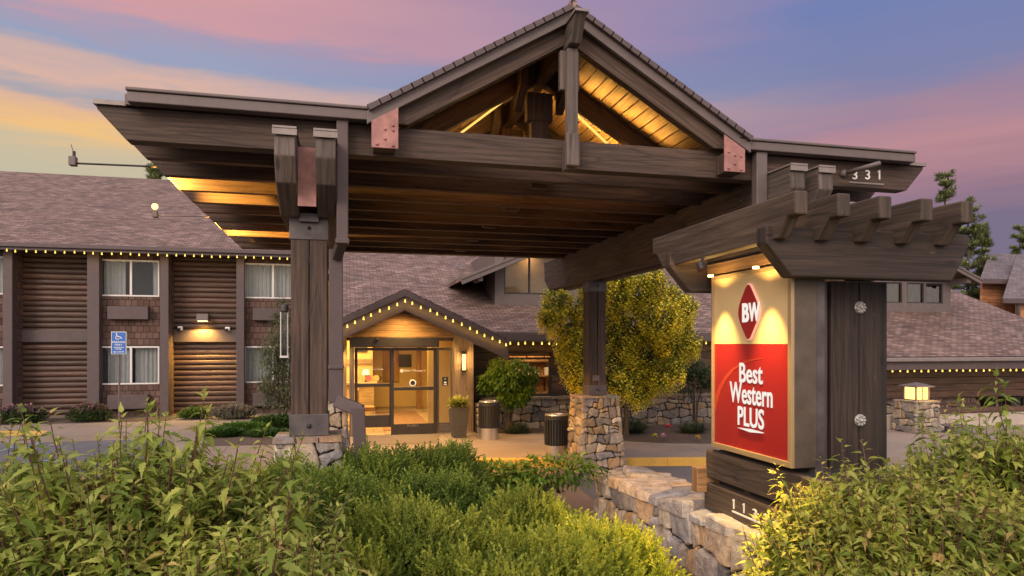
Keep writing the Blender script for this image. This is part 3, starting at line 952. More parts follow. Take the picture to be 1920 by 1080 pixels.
# walls
VX0, VX1 = -.30, 3.19
wz = (W(1000,742,Y=WC).z, W(1000,670,Y=WC).z)
wx0, wx1 = 4.15, W(1033,Y=WC).x
mb = MB()
for k in range(8):  # horizontal boards
    z0 = .75+k*.21; z1 = z0+.205
    segs = [(VX1, XR+.1)]
    if z1 > wz[0]-.04 and z0 < wz[1]+.04: segs = [(VX1, wx0-.02), (wx1+.02, 9.3), (9.9, XR+.1)] if False else [(VX1, wx0-.02), (wx1+.02, XR+.1)]
    for s0, s1 in segs: mb.box(s0, s1, WC+.01*(k % 2), WC+.12, z0, z1)
mb.box(VX1, XR+.1, WC+.13, WC+.2, -.1, wz[0]-.03); mb.box(wx1+.03, XR+.1, WC+.13, WC+.2, wz[0]-.03, EVZ)
mb.box(VX1, wx0-.03, WC+.13, WC+.2, wz[0]-.03, EVZ); mb.box(wx0-.03, wx1+.03, WC+.13, WC+.2, wz[1]+.03, EVZ)
mb.build('wall', M['log'], lob, .01)
def stone_wall(name, parent, x0, x1, y, z0, z1, su=.34, sv=.24, dark=1.0, dep=.06, top=True, side=None):
    m = MB(); m.box(x0, x1, y+.02, y+.18, z0, z1-.02)
    b = m.build(name, M['mortar'], parent)
    m = MB()
    stone_face(m, lambda u, v, d: (x0+u, y+.02-d, z0+v), x1-x0, z1-z0, su, sv, dep, .007, dark)
    if top:
        x = x0
        while x < x1:
            w_ = min(random.uniform(.35,.7), x1-x)
            m.box(x+.006, x+w_-.006, y-.06, y+.2, z1-.02, z1+.04+random.uniform(-.008,.01), col=tuple(v*.9*dark for v in random.choice(STONES)))
            x += w_
    m.build('stones', M['stone'], b)
    return b
stone_wall('stone_base', lob, VX1+.25, XR+.05, 17.3, -.1, .79, .30, .20, .60)
# rubble end beside the vestibule
mb = MB(); mb.box(3.22, 3.62, 16.72, 17.35, -.05, .74); rb = mb.build('stone_base', M['mortar'], lob)
mb = MB(); stone_face(mb, lambda u, v, d: (3.22+u, 16.72-d, -.05+v), .4, .8, .26, .17, .10, .008, 1.1, base_in=.04); mb.build('stones', M['stone'], rb)
# lobby window with a warm room behind
def frame_win(parent, x0, x1, z0, z1, y, mat, w=.05, mull=(), name='window', glassm='glass_d', wt=None):
    f = MB()
    f.box(x0, x1, y, y+.09, z0, z0+w); f.box(x0, x1, y, y+.09, z1-w, z1)
    f.box(x0, x0+w, y, y+.09, z0+w, z1-w); f.box(x1-w, x1, y, y+.09, z0+w, z1-w)
    for m_ in mull: f.box(m_-w*.5, m_+w*.5, y+.004, y+.085, z0+w, z1-w)
    fr = f.build(name, mat, parent, .006)
    g_ = MB(); g_.box(x0+w, x1-w, y+.05, y+.056, z0+w, z1-w); g_.build('pane', M[glassm], fr)
    return fr
fw = frame_win(lob, wx0, wx1, wz[0], wz[1], WC-.04, M['bronze'], .06, (), glassm='glass')
# interior of that room
M['int_wall'] = plain('warm_yellow_wall', (.60,.42,.18), .8, var=.06, scale=2, bmp=0)
M['int_wood'] = wood('interior_wood', (.26,.13,.05), (.40,.22,.09), cracks=False)
M['int_floor'] = shingle('lobby_floor_tile', [(.30,.22,.12),(.34,.25,.14),(.38,.28,.16)], .6, .6, .006)
mb = MB(); mb.box(3.4, 7.2, 20.0, 20.1, -.05, 2.5); mb.box(3.3, 3.4, 17.85, 20.1, -.05, 2.5); mb.box(7.2,7.3,17.85,20.1,-.05,2.5); mb.box(3.3,7.3,17.85,20.1,2.5,2.56); mb.box(3.3,7.3,17.85,20.1,-.1,-.05)
mb.build('breakfast_room', M['int_wall'], lob)
mb = MB()
for k in range(5): mb.box(4.2+k*.55, 4.7+k*.55, 19.5, 19.9, -.05, 2.2)
for z in (.75, 1.25, 1.7): mb.box(4.1, 7.0, 19.3, 19.5, z, z+.05)
mb.build('room_cupboard', M['int_wood'], lob)
mb = MB()
for k in range(9): mb.box(4.3+k*.3, 4.42+k*.3, 19.36, 19.46, 1.30, 1.42+.12*random.random(), col=(random.random(),)*3)
mb.build('shelf_item', M['white'], lob)
lamp('room_light', 'AREA', (5.2, 18.9, 2.4), 60, (1,.62,.28), 1.2, (5.2, 18.9, 0), parent=lob)
string_lights('string of warm bulbs under the long low eave beside the entrance gable', [(3.85,16.98,EVZ-.15),(XR-.05,16.98,EVZ-.15)], .205, seed=3)
# right, lower part of the building
RW = 16.5
rw0 = rz(LY)-.3
mb = MB()
for k in range(6):
    z0 = EYE-1.58+k*.2; mb.box(XR, XH-.3, RW+.012*(k % 2), RW+.14, z0, min(z0+.195, rw0+.1))
mb.build('wall', M['log'], lob, .008)
box_obj('soffit', M['trim'], lob, XR, XH, LY+.03, RW+.1, rw0-.02, rw0+.02)
box_obj('side_wall', M['log'], lob, XR-.08, XR+.04, LY+.3, WC+.2, -.5, rw0+.2)
stone_wall('stone_base', lob, XR, XH-.3, 16.85, -.6, EYE-1.60, .36, .26, .8)
for x0, x1 in ((1830, 1862), (1872, 1915)):
    a, b = W(x0, Y=16.8).x, W(x1, Y=16.8).x
    frame_win(lob, a, b, EYE-2.0, EYE-1.63, 16.7, M['bronze'], .03, glassm='glass_d')
string_lights('string of warm bulbs under the gutter of the lower roof right of the big sign', [(XR+.1,LY+.0,rw0-.05),(XH-.1,LY+.0,rw0-.05)], .235, seed=4)

# ---- dormers
def dormer(px0, px1, pyb, pyt, Yf, apex, eaveL, eaveR, mulls, warm, label_side):
    """front wall at Yf; window between given pixel columns"""
    x0, x1 = W(px0, Y=Yf).x, W(px1, Y=Yf).x
    zb, zt = W((px0+px1)/2, pyb, Y=Yf).z, W((px0+px1)/2, pyt, Y=Yf).z
    return x0, x1, zb, zt
def gable_roof(mb, xm, za, xl, zl, xr, zr, y0, y1, t=.09):
    mb.prism([(xl,y0,zl-t),(xl,y0,zl),(xm,y0,za),(xm,y0,za-t)], (0,y1-y0,0), (0,1,0))
    mb.prism([(xm,y0,za-t),(xm,y0,za),(xr,y0,zr),(xr,y0,zr-t)], (0,y1-y0,0), (0,1,0))
# centre dormer: wall Y=19.6
YD = 19.0
x0, x1 = W(928, Y=YD).x, W(1140, Y=YD).x
zb = W(1000, 573, Y=YD).z
zw0, zw1 = W(1000, 552, Y=YD).z, W(1000, 488, Y=YD).z+.25
dm = MB()
wl0, wl1 = W(945, Y=YD).x, W(1045, Y=YD).x
win_hole_wall(dm, x0, x1, zb-.4, zw1+.35, [(wl0, wl1, zw0, zw1)], YD, YD+.15)
dm.box(x0, x0+.12, YD+.16, 24, zb-.3, zw1+.1)
dwall = dm.build('dormer_wall', M['trim_l'], lob, .008)
fr = frame_win(lob, wl0, wl1, zw0, zw1, YD+.02, M['bronze'], .05, (W(993.5, Y=YD).x,), glassm='glass')
mb = MB(); mb.box(wl0-.1, wl1+.1, YD+.5, YD+.52, zw0-.1, zw1+.1); mb.build('blind', plain('tan_blind', (.42,.28,.15), .8, var=.1, bmp=0), fr)
lamp('dormer_light', 'AREA', ((wl0+wl1)/2, YD+.25, zw1-.05), 7, (1,.60,.26), .3, ((wl0+wl1)/2, YD+.6, zw0), parent=lob)
xm = (x0+x1)/2; hw = (x1-x0)/2+.9
za = zw1+1.25; ze = W(866, 520, Y=YD-.8).z
xl = W(864, Y=YD-.8).x
mb = MB(); gable_roof(mb, xm, ze+.42*(xm-xl), xl, ze, 2*xm-xl, ze, YD-.8, 26); mb.build('dormer_roof', M['shingle'], lob)
mb = MB()
for sgn, (xa) in ((1, xl), (-1, 2*xm-xl)):
    mb.bar((xa, YD-.83, ze-.12), (xm, YD-.83, ze+.42*(xm-xl)-.12), .05, .17, up=(0,0,1))
    mb.bar((xa, YD-.87, ze-.04), (xm, YD-.87, ze+.42*(xm-xl)-.04), .03, .07, up=(0,0,1))
mb.build('bargeboard', M['trim_l'], lob, .008)
mb = MB(); mb.bar((xl+.55, YD-.75, ze+.02),(xl+.55, YD, ze+.02),.14,.2); mb.build('bracket', M['trim_l'], lob, .01)
# right dormer
YD2 = 18.9
x0, x1 = W(1640, Y=YD2).x, W(1783, Y=YD2).x
zb = W(1700, 585, Y=YD2).z; zt = W(1700, 526, Y=YD2).z+.35
w0z, w1z = W(1700, 568, Y=YD2).z, W(1700, 530, Y=YD2).z
wins = [(W(a_, Y=YD2).x, W(b_, Y=YD2).x) for a_, b_ in ((1655,1692),(1701,1733),(1736,1768))]
dm = MB(); win_hole_wall(dm, x0, x1, zb-.3, zt, [(a_, b_, w0z, w1z) for a_, b_ in wins], YD2, YD2+.15)
dm.box(x1-.12, x1, YD2+.16, 25, zb-.3, zt)
dm.build('dormer_wall', M['trim_l'], lob, .008)
for a_, b_ in wins:
    fr = frame_win(lob, a_, b_, w0z, w1z, YD2+.02, M['bronze'], .035, glassm='glass_d')
    mb = MB(); mb.box(a_-.05, b_+.05, YD2+.5, YD2+.52, w0z-.1, w1z+.1); mb.build('dark_room', plain('green_dark_room', (.09,.12,.07), .8, var=.6, scale=5) if 'gd' not in M else M['gd'], fr)
M['gd'] = bpy.data.materials['green_dark_room']
xr = W(1840, Y=YD2-.8).x; zr = W(1840, 524, Y=YD2-.8).z
xm = xr-2.9
mb = MB(); gable_roof(mb, xm, zr+.42*2.9, 2*xm-xr, zr, xr, zr, YD2-.8, 26.0); mb.build('dormer_roof', M['shingle'], lob)
mb = MB(); mb.bar((xr, YD2-.83, zr-.10), (xm, YD2-.83, zr+.42*2.9-.10), .05, .15); mb.bar((xr, YD2-.87, zr-.03), (xm, YD2-.87, zr+.42*2.9-.03), .03, .06)
mb.bar((x1-.05, YD2-.75, zr-.02),(x1-.05, YD2, zr-.02),.14,.2); mb.build('bargeboard', M['trim_l'], lob, .008)
# little roof vent
p = W(866, 496, Y=22.3)
y_ = 22.3; z_ = rz(y_)
v_ = empty('roof_vent', (p.x, y_, z_), 'small pointed metal vent on the shingle roof left of the dormer', 'roof vent')
mb = MB(); mb.add([(p.x-.12,y_-.1,z_-.04),(p.x+.12,y_-.1,z_-.04),(p.x+.12,y_+.15,z_+.06),(p.x-.12,y_+.15,z_+.06),(p.x,y_+.05,z_+.30)], [(0,1,4),(1,2,4),(2,3,4),(3,0,4)]); mb.build('cowl', M['trim_l'], v_)
mb = MB(); mb.box(p.x-.15,p.x+.15,y_-.14,y_-.11,z_-.04,z_+.0); mb.build('flashing', M['metal_cap'], v_)

# ---- entrance gable (part of the lobby building)
GY = 16.0; DY = 16.9
GX = 1.40
xl, xr = GX-2.45, GX+2.45
ga, ge = EYE+1.26, EYE+.10
mb = MB()
# overlapping shingle courses: seen as steps on the verge
for sgn in (-1, 1):
    L_ = math.hypot(2.45, ga-ge); nC = 18
    for k in range(nC):
        f0, f1 = k/nC, (k+1.25)/nC
        f1 = min(f1, 1)
        A = Vector((GX+sgn*2.45*(1-f0), GY, ge+(ga-ge)*f0)); B = Vector((GX+sgn*2.45*(1-f1), GY, ge+(ga-ge)*f1))
        up = Vector((sgn*(ga-ge), 0, 2.45)).normalized()
        mb.prism([A+up*.02, A+up*.035, B+up*.018, B+up*.0], (0, 4.2, 0), (0,1,0))
mb.build('gable_roof', M['shingle'], lob)
mb = MB()
for sgn in (-1, 1):
    A = Vector((GX+sgn*2.45, GY, ge)); B = Vector((GX, GY, ga))
    mb.prism([A, B, B-Vector((0,0,.10)), A-Vector((0,0,.10))], (0,4.2,0), (0,1,0))
mb.build('gable_deck', M['trim'], lob)
mb = MB()
for sgn in (-1, 1):
    A = Vector((GX+sgn*2.47, 0, ge-.02)); B = Vector((GX, 0, ga-.02))
    for y_, dz0, dz1, th in ((GY-.05, -.0, .13, .045), (GY-.01, .13, .46, .05)):
        dd = Vector((0,0,1))
        A2, B2 = A.copy(), B.copy()
        A2.y = B2.y = y_
        mb.prism([A2-dd*dz0, B2-dd*dz0, B2-dd*dz1, A2-dd*dz1], (0,th,0), (B2-A2))
mb.build('bargeboard', M['trim'], lob, .006)
# gable end board returns at the eave and arch frame
mb = MB()
inner = 1.30
for sgn in (-1, 1):
    mb.bar((GX+sgn*(VX1-GX+.02), GY+.05, ge+.03), (GX+sgn*(VX1-GX+.02), DY, ge+.03), .14, .22)
mb.build('bracket', M['trim'], lob, .01)
# front wall of the vestibule: piers, header, board infill
lit = MB()
dx0, dx1 = W(650, Y=DY).x, W(851, Y=DY).x
dh = W(740, 634, Y=DY).z
lit.box(VX0, dx0, DY, DY+.16, 0, dh+.1); lit.box(dx1, VX1, DY, DY+.16, 0, dh+.1)
lit.box(VX1-.16, VX1, DY+.16, WC+.2, 0, 2.5, grain=(0,0,1)); lit.box(VX0, VX0+.16, DY+.16, WC+.2, 0, 2.5, grain=(0,0,1))
sep(lit, 'entrance_pier', wood('tan_painted_timber', (.20,.14,.085), (.30,.21,.135), cracks=False, var=.2), lob, .01)
mb = MB()
for k in range(8):
    z0 = dh+.02+k*.155; z1 = z0+.15
    hw_ = max(0.0, min(1.72, (ga-.3-z0)/(ga-ge)*2.45)); hw2 = max(0.0, min(1.72, (ga-.3-z1)/(ga-ge)*2.45))
    if hw_ <= .02: continue
    mb.prism([(GX-hw_,DY+.03,z0),(GX+hw_,DY+.03,z0),(GX+hw2,DY+.03,z1),(GX-hw2,DY+.03,z1)], (0,.08,0), (1,0,0))
mb.build('gable_boards', M['cedar'], lob, .008)
mb = MB()
for sgn in (-1, 1):  # low arch boards over the infill
    A = Vector((GX+sgn*1.75, DY-.05, dh+.12)); B = Vector((GX, DY-.05, dh+.62))
    mb.prism([A, B, B+Vector((0,0,.16)), A+Vector((0,0,.16))], (0,.07,0), B-A)
mb.build('arch_board', M['timber_s'], lob, .006)
string_lights('string of warm bulbs along the verge of the entrance gable', [(xl+.1,GY-.10,ge-.12),(GX,GY-.10,ga-.22),(xr-.05,GY-.10,ge-.08),(xr+.0,GY+.95,ge-.08)], .205, seed=5)
# ceiling + soffit of the gable overhang and interior lobby shell
LX0, LX1, LYB = VX0+.17, VX1-.17, 23.5
mb = MB()
mb.box(-.84, -.78, DY+.25, 24.5, 0, 2.6); mb.box(4.5, 4.6, 20.2, 24.5, 0, 2.6)
mb.box(-.78, .95, 23.0, 23.1, 0, 2.6); mb.box(2.6, 4.5, 23.6, 23.7, 0, 2.6); mb.box(.95, 2.6, 24.4, 24.5, 0, 2.6)
mb.box(-.78, VX0, DY+.26, DY+.36, 0, 2.6)
mb.build('lobby_wall', M['int_wall'], lob)
box_obj('lobby_ceiling', M['int_wall'], lob, -.8, 4.6, 18.2, 24.6, 2.60, 2.68)
box_obj('lobby_ceiling', M['int_wall'], lob, VX0+.17, VX1-.17, DY+.17, 18.19, 2.52, 2.57)
lamp('vestibule_fill', 'AREA', (1.35, 17.7, 2.5), VEST, (1,.60,.20), .8, (1.35, 17.7, 0), parent=lob)  # added area light to brighten the partition behind the sidelight
box_obj('lobby_floor', M['int_floor'], lob, -.8, 4.5, DY-.02, 24.6, -.02, .012, grain=(1,0,0))
# timber columns and desk inside
mb = MB()
for x, y in ((2.62, 18.9), (2.75, 20.4), (2.9, 22.0), (2.5, 23.3)): mb.box(x-.08, x+.08, y-.08, y+.08, .012, 2.58)
mb.box(1.35, 1.9, 24.3, 24.38, .9, 2.5)
mb.build('lobby_column', M['int_wood'], lob, .01)
mb = MB(); mb.box(-.7, .95, 21.9, 22.6, .012, .95); mb.box(-.72, 1.05, 21.8, 22.7, .95, 1.02)
mb.build('front_desk', wood('pale_desk_wood', (.34,.24,.13), (.45,.33,.19), cracks=False), lob, .01)
box_obj('wall_band', wood('mid_wood_band', (.30,.20,.10), (.40,.28,.15), cracks=False), lob, -.75, .93, 22.94, 22.99, 1.55, 1.72)
for i, (x0, x1, z0, z1, y) in enumerate(((.46,.78,1.95,2.2,22.95),(2.0,2.35,1.4,1.85,24.36))):
    p_ = box_obj('picture_frame', M['bronze'], lob, x0-.1, x1, y, y+.03, z0, z1, .01)
box_obj('floor_runner', plain('patterned_runner', (.22,.12,.06), .95, var=.5, scale=14), lob, 1.0, 2.3, 17.6, 22.6, .013, .022)
mb = MB(); mb.lathe((.7, 22.1, 1.02), [(.06,0),(.02,.04),(.02,.22)], 12); dl_ = mb.build('desk_lamp', M['bronze'], lob)
mb = MB(); mb.lathe((.7, 22.1, 1.24), [(.13,0),(.08,.18)], 16); mb.build('lamp_shade', emit('shade_glow', (1,.72,.36), 2.0), dl_)
# window to the evening at the left of the lobby
p_ = box_obj('lobby_window', M['bronze'], lob, -.55, .12, 22.9, 22.94, 1.75, 2.55, .01)
box_obj('bright_pane', emit('daylight_pane', (.75,.82,1.0), 1.3), p_, -.5, -.05, 22.885, 22.895, 1.95, 2.5)
for x in (1.0, -1.0):
    pass
lamp('lobby_light', 'AREA', (1.2, 19.6, 2.5), LOBBY, (1,.60,.20), 2.2, (1.2, 19.6, 0), size_y=3.0, parent=lob)
lamp('lobby_light', 'AREA', (.2, 22.0, 2.5), LOBBY*.5, (1,.60,.20), 1.5, (.2, 22.4, 0), parent=lob)

# ---- sliding doors (part of the building)
def px_x(x): return W(x, Y=DY).x
def px_z(y, x=740): return W(x, y, Y=DY).z
mb = MB()
mb.box(px_x(655), px_x(822), DY-.16, DY-.02, px_z(651), px_z(633))
hd = mb.build('door_header', M['bronze'], lob, .01)
mb = MB(); q = W(707, 638, Y=DY-.2); mb.ball((q.x, DY-.17, q.z+.02), .05, 10, 8, .7); mb.build('motion_sensor', M['black'], hd, smooth=True)
def door_leaf(name, xa, xb, y, zt, zb, kick, mid, st=.07):
    f = MB(); t = .05
    f.box(xa, xa+st, y, y+t, zb, zt); f.box(xb-st, xb, y, y+t, zb, zt)
    f.box(xa+st, xb-st, y+.002, y+t-.002, zt-st, zt); f.box(xa+st, xb-st, y+.002, y+t-.002, zb, zb+kick)
    f.box(xa+st, xb-st, y+.002, y+t-.002, mid-.04, mid+.04)
    fr = f.build(name, M['bronze'], lob, .006)
    g_ = MB(); g_.box(xa+st, xb-st, y+.02, y+.028, zb+kick, mid-.04); g_.box(xa+st, xb-st, y+.02, y+.028, mid+.04, zt-st); g_.build('pane', M['glass'], fr)
    return fr
dL = door_leaf('sliding_door', px_x(665), px_x(736), DY+.06, px_z(652), px_z(801), .30, px_z(722))
dR = door_leaf('sliding_door', px_x(733), px_x(818), DY-.04, px_z(652), px_z(816.5), .28, px_z(729))
fx = MB(); fx.box(px_x(818)+.004, px_x(822)+.02, DY+.01, DY+.08, .0, px_z(652)); fx.box(px_x(845), px_x(849), DY+.01, DY+.08, 0, px_z(652))
fx.box(px_x(822)+.02, px_x(845), DY+.012, DY+.078, 0, px_z(795)); fx.box(px_x(822)+.02, px_x(845), DY+.012, DY+.078, px_z(657), px_z(652))
fx.box(px_x(655), px_x(664), DY+.0, DY+.10, 0, px_z(651))
sep(fx, 'sidelight_frame', M['timber_s'], lob, .006)
mb = MB(); mb.box(px_x(822)+.02, px_x(845), DY+.04, DY+.046, px_z(795), px_z(657)); mb.build('pane', M['glass'], lob)
# sidelight: wall of the vestibule seen behind
box_obj('partition', M['int_wall'], lob, 2.2, 3.02, DY+1.35, DY+1.41, 0, 2.55)
# decals
cream = plain('cream_decal', (.62,.55,.45), .6, var=.02, bmp=0)
def dp(x, y, dy=0): return W(x, y, Y=DY-.05+dy)
q = dp(752, 697); text_obj('Best Western', 'door_lettering', cream, dR, (q.x+.08, DY-.021, q.z), U, V3, .52, .055, .005, .002)
mb = MB(); mb.lathe((0,0,0), [(.045,0),(.045,.004)], 20); 
for v in mb.v: v.x, v.y, v.z = q.x+.02+v.x, DY-.021-v.z, q.z+.02+v.y
mb.build('round_logo', cream, dR)
q = dp(774, 718)
mb = MB(); mb.lathe((0,0,0), [(.085,0),(.085,.004)], 24)
for v in mb.v: v.x, v.y, v.z = q.x+v.x, DY-.021-v.z, q.z+v.y
mb.build('warning_ring', M['white'], dR)
mb = MB(); mb.lathe((0,0,0), [(.055,0),(.055,.004)], 24)
for v in mb.v: v.x, v.y, v.z = q.x+v.x, DY-.026-v.z, q.z+v.y
mb.build('warning_dot', M['black'], dR)
q = dp(774, 800); text_obj('PUSH', 'push_plate_lettering', M['metal_cap'], dR, (q.x-.13, DY-.041, q.z), U, V3, .26, .05, .01, .003)
for x, cc in ((691, (.65,.16,.10)), (705, (.70,.45,.08))):
    q = W(x, 709, Y=DY+.06)
    mb = MB(); mb.lathe((0,0,0), [(.078,0),(.078,.004)], 24)
    for v in mb.v: v.x, v.y, v.z = q.x+v.x, DY+.078-v.z, q.z+v.y
    mb.build('round_decal', plain('decal_colour', cc, .6, var=.05, bmp=0), dL)
q = W(712, 709, Y=DY+.06)
mb = MB(); mb.bar((q.x,DY+.072,q.z+.06),(q.x+.045,DY+.072,q.z),.004,.022); mb.bar((q.x+.045,DY+.072,q.z),(q.x,DY+.072,q.z-.06),.004,.022); mb.build('arrow_decal', M['black'], dL)
q = W(700, 694, Y=DY+.06); text_obj('Front Desk', 'door_lettering', cream, dL, (q.x-.1, DY+.073, q.z), U, V3, .34, .045, .004, .002)
# plaque on the sidelight wall
q = W(835, 715, Y=DY)
pq = box_obj('plaque', M['black'], lob, q.x-.075, q.x+.075, DY+.02, DY+.03, q.z-.11, q.z+.11, .004)
mb = MB(); mb.ball((q.x,DY+.017,q.z+.06),.016,8,6); mb.bar((q.x,DY+.017,q.z+.04),(q.x,DY+.017,q.z-.01),.004,.03); mb.bar((q.x-.03,DY+.017,q.z-.03),(q.x+.03,DY+.017,q.z-.03),.004,.04); mb.box(q.x-.04,q.x+.04,DY+.015,DY+.019,q.z-.09,q.z-.07)
mb.build('pictogram', M['white'], pq)

# sconces
for (x, y), lb in (((870, 678), 'lit wall sconce on the tan pier right of the sliding doors'), ((637.5, 677), 'lit wall sconce on the pier left of the sliding doors')):
    q = W(x, y, Y=DY-.08)
    s_ = empty('wall_sconce', (q.x, DY-.02, q.z), lb, 'wall lamp')
    mb = MB(); mb.box(q.x-.06, q.x+.06, DY-.03, DY, q.z-.26, q.z+.26); mb.box(q.x-.075, q.x+.075, DY-.13, DY-.03, q.z+.19, q.z+.215); mb.box(q.x-.06,q.x+.06,DY-.12,DY-.03,q.z-.24,q.z-.22)
    mb.build('bracket', M['bronze'], s_)
    mb = MB(); mb.lathe((q.x, DY-.075, q.z-.21), [(.04,0),(.045,.2),(.045,.39)], 12); mb.build('glass_shade', emit('sconce_glow', (1,.60,.2), 3.2), s_, smooth=True)
    lamp('sconce_light', 'POINT', (q.x, DY-.22, q.z+.05), 16, (1,.62,.22), .07, parent=s_)
lamp('gable_downlight', 'AREA', (GX, 16.35, 3.1), GABLE, (1,.62,.20), .4, (GX, 16.35, 0), parent=lob).data.spread = math.radians(130)

# ============================================================ FAR BUILDING
fb = empty('far_lodge', (34, 34, 0), 'distant lodge with orange board wall and grey roof at the right edge', 'building')
YF = 40.0
def F(x, y, Y=YF): return W(x, y, Y=Y)
a = F(1842, 700); b = F(1842, 530); c = F(2050, 530)
orange = wood('orange_board_siding', (.40,.17,.075), (.55,.26,.12), cracks=False)
mb = MB()
z = -2; 
while z < b.z:
    mb.box(a.x, c.x+8, YF+.02*(int(z*10) % 2), YF+.2, z, z+.24); z += .25
mb.build('wall', orange, fb, .01)
grey = shingle('grey_shingle', [(.12,.10,.105),(.15,.125,.13),(.18,.15,.155)], .4, .2)
e0 = F(1838, 522, YF-.8); r0 = F(1858, 475, YF+7)
mb = MB()
roof_slab(mb, (e0.x, YF-.8, e0.z), (c.x+8, YF-.8, e0.z), (c.x+8, YF+7, r0.z), (r0.x-.2, YF+7, r0.z), .15)
mb.build('roof', grey, fb)
mb = MB(); mb.box(e0.x, F(1893,522,YF-.8).x, YF-.9, YF-.78, e0.z-.35, e0.z+.0); mb.build('fascia', M['trim'], fb)
e1 = F(1880, 560, YF-3.5); r1 = F(1925, 480, YF+1)
mb = MB(); roof_slab(mb, (e1.x, YF-3.5, e1.z), (c.x+8, YF-3.5, e1.z), (c.x+8, YF+2.5, e1.z+4.0), (F(1918,500,YF+2).x, YF+2.5, e1.z+4.0), .15); mb.build('lower_roof', grey, fb)
mb = MB(); mb.box(e1.x, c.x+8, YF-3.6, YF-3.48, e1.z-.3, e1.z+.02); mb.build('fascia', M['trim'], fb)
mb = MB(); q = F(1909, 570, YF-3.3); mb.box(q.x-.08, q.x+.08, YF-3.4, YF-3.2, -2, q.z); mb.build('porch_post', M['trim'], fb)
mb = MB(); mb.box(F(1909,570,YF-3.0).x, c.x+8, YF-3.0, YF-2.8, -2, e1.z-.3); mb.build('porch_wall', orange, fb)

# ============================================================ ENTRANCE CANOPY
CX = 2.17
can = empty('entrance_canopy', (CX, 6.5, 0), 'large dark timber drive-through canopy with a steep open gable, standing on stone piers', 'canopy')
zb0, zt0 = 3.975, 4.26
def beam_shape(y0, y1, name, mat, xL=-2.04, xR=6.49, bev=.23, zb=zb0, zt=zt0):
    m = MB()
    m.prism([(xL,y0,zt),(xL,y0,zt-.03),(xL+bev,y0,zb),(xR-bev,y0,zb),(xR,y0,zt-.03),(xR,y0,zt)], (0,y1-y0,0), (1,0,0))
    return m.build(name, mat, can, .008)
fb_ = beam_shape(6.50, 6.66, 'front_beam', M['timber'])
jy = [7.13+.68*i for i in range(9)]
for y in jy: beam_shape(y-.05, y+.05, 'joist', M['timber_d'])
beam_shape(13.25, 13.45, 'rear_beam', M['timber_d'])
# flat wing roofs
XL0, XR0 = -1.76, 6.22
GL, GR = CX-1.93, CX+1.83
for x0, x1 in ((XL0, GL), (GR, XR0)):
    box_obj('wing_deck', M['timber_d'], can, x0, x1, 6.45, 13.5, 4.27, 4.33)
    m = MB(); m.box(x0, x1, 6.33, 6.445, 4.255, 4.345); m.box(x0-.01, x1, 6.31, 6.44, 4.347, 4.375)
    m.build('fascia', M['trim_l'], can, .008)
    m = MB()
    xs_ = x0 if x0 < 0 else x1
    m.box(xs_-.05, xs_+.05, 6.445, 13.5, 4.262, 4.36); m.build('fascia', M['trim_l'], can, .008)
    box_obj('roof_membrane', M['shingle'], can, x0+.05, x1-.05, 6.45, 13.5, 4.335, 4.372)
for x0, x1 in ((-2.06, -1.72), (6.19, 6.51)):
    box_obj('beam_cap', M['metal_cap'], can, x0, x1, 6.47, 6.68, 4.262, 4.30)
# gable roof: deck of cedar planks below, stepped shingle courses above
GZ, GE = 5.47, 4.33
rise, run = GZ-GE, 1.93
Y0, Y1 = 6.36, 13.55
for sgn in (-1, 1):
    A = Vector((CX+sgn*run, 0, GE)); B = Vector((CX, 0, GZ))
    up = Vector((sgn*rise, 0, run)).normalized()
    mpl = MB()
    # planks run along the ridge direction, butted side by side down the slope
    nP = 16
    for k in range(nP):
        a_, b_ = A.lerp(B, k/nP+.002), A.lerp(B, (k+1)/nP-.004)
        p0 = [a_, b_, b_-up*.035, a_-up*.035]
        mpl.prism([(p.x, Y0+.02, p.z) for p in p0], (0, Y1-Y0, 0), (0,1,0))
    mpl.build('soffit_planks', M['plank'], can, .004)
    m = MB(); nC = 26
    for k in range(nC):
        f0, f1 = (k-.1)/nC, min(1, (k+1.1)/nC)
        a_, b_ = A.lerp(B, f0), A.lerp(B, f1)
        p0 = [a_+up*.0, a_+up*.040, b_+up*.026, b_+up*.0]
        m.prism([(p.x, Y0-.06, p.z) for p in p0], (0, Y1-Y0+.1, 0), (0,1,0))
    m.build('shingle_roof', M['shingle'], can)
    m = MB(); nV = 20
    for k in range(nV):
        a_, b_ = A.lerp(B, (k-.05)/nV), A.lerp(B, min(1, (k+1.05)/nV))
        p0 = [a_+up*.0, a_+up*.052, b_+up*.045, b_+up*.0]
        m.prism([(p.x, Y0-.10, p.z) for p in p0], (0, .055, 0), (0,1,0), col=(.4,.4,.4))
    m.build('verge', M['trim'], can)
m = MB(); m.tube([(CX, Y0-.07, GZ+.045), (CX, Y1, GZ+.045)], .05, 8); m.build('ridge_cap', M['shingle'], can)
def raker(y0, y1, zoff0, zoff1, mat, name, ext=0.0, bev=.006):
    m = MB()
    for sgn in (-1, 1):
        A = Vector((CX+sgn*(run+ext), y0, GE-ext*rise/run)); B = Vector((CX, y0, GZ))
        m.prism([A+Vector((0,0,zoff1)), B+Vector((0,0,zoff1)), B+Vector((0,0,zoff0)), A+Vector((0,0,zoff0))], (0,y1-y0,0), B-A)
    return m.build(name, mat, can, bev)
raker(6.31, 6.36, .02, -.10, M['trim_l'], 'bargeboard', .03)
def clipped_raker(y0, y1, ztop, zbot, mat, name):
    """rafter pair ending on top of the tie beam"""
    m = MB()
    for sgn in (-1, 1):
        s = rise/run
        xa = (GZ+ztop-zt0)/s; xb = (GZ+zbot-zt0)/s
        m.prism([(CX, y0, GZ+ztop), (CX+sgn*xa, y0, zt0-.0), (CX+sgn*xb, y0, zt0-.0), (CX, y0, GZ+zbot)], (0,y1-y0,0), (sgn*1,0,-s))
    return m.build(name, mat, can, .006)
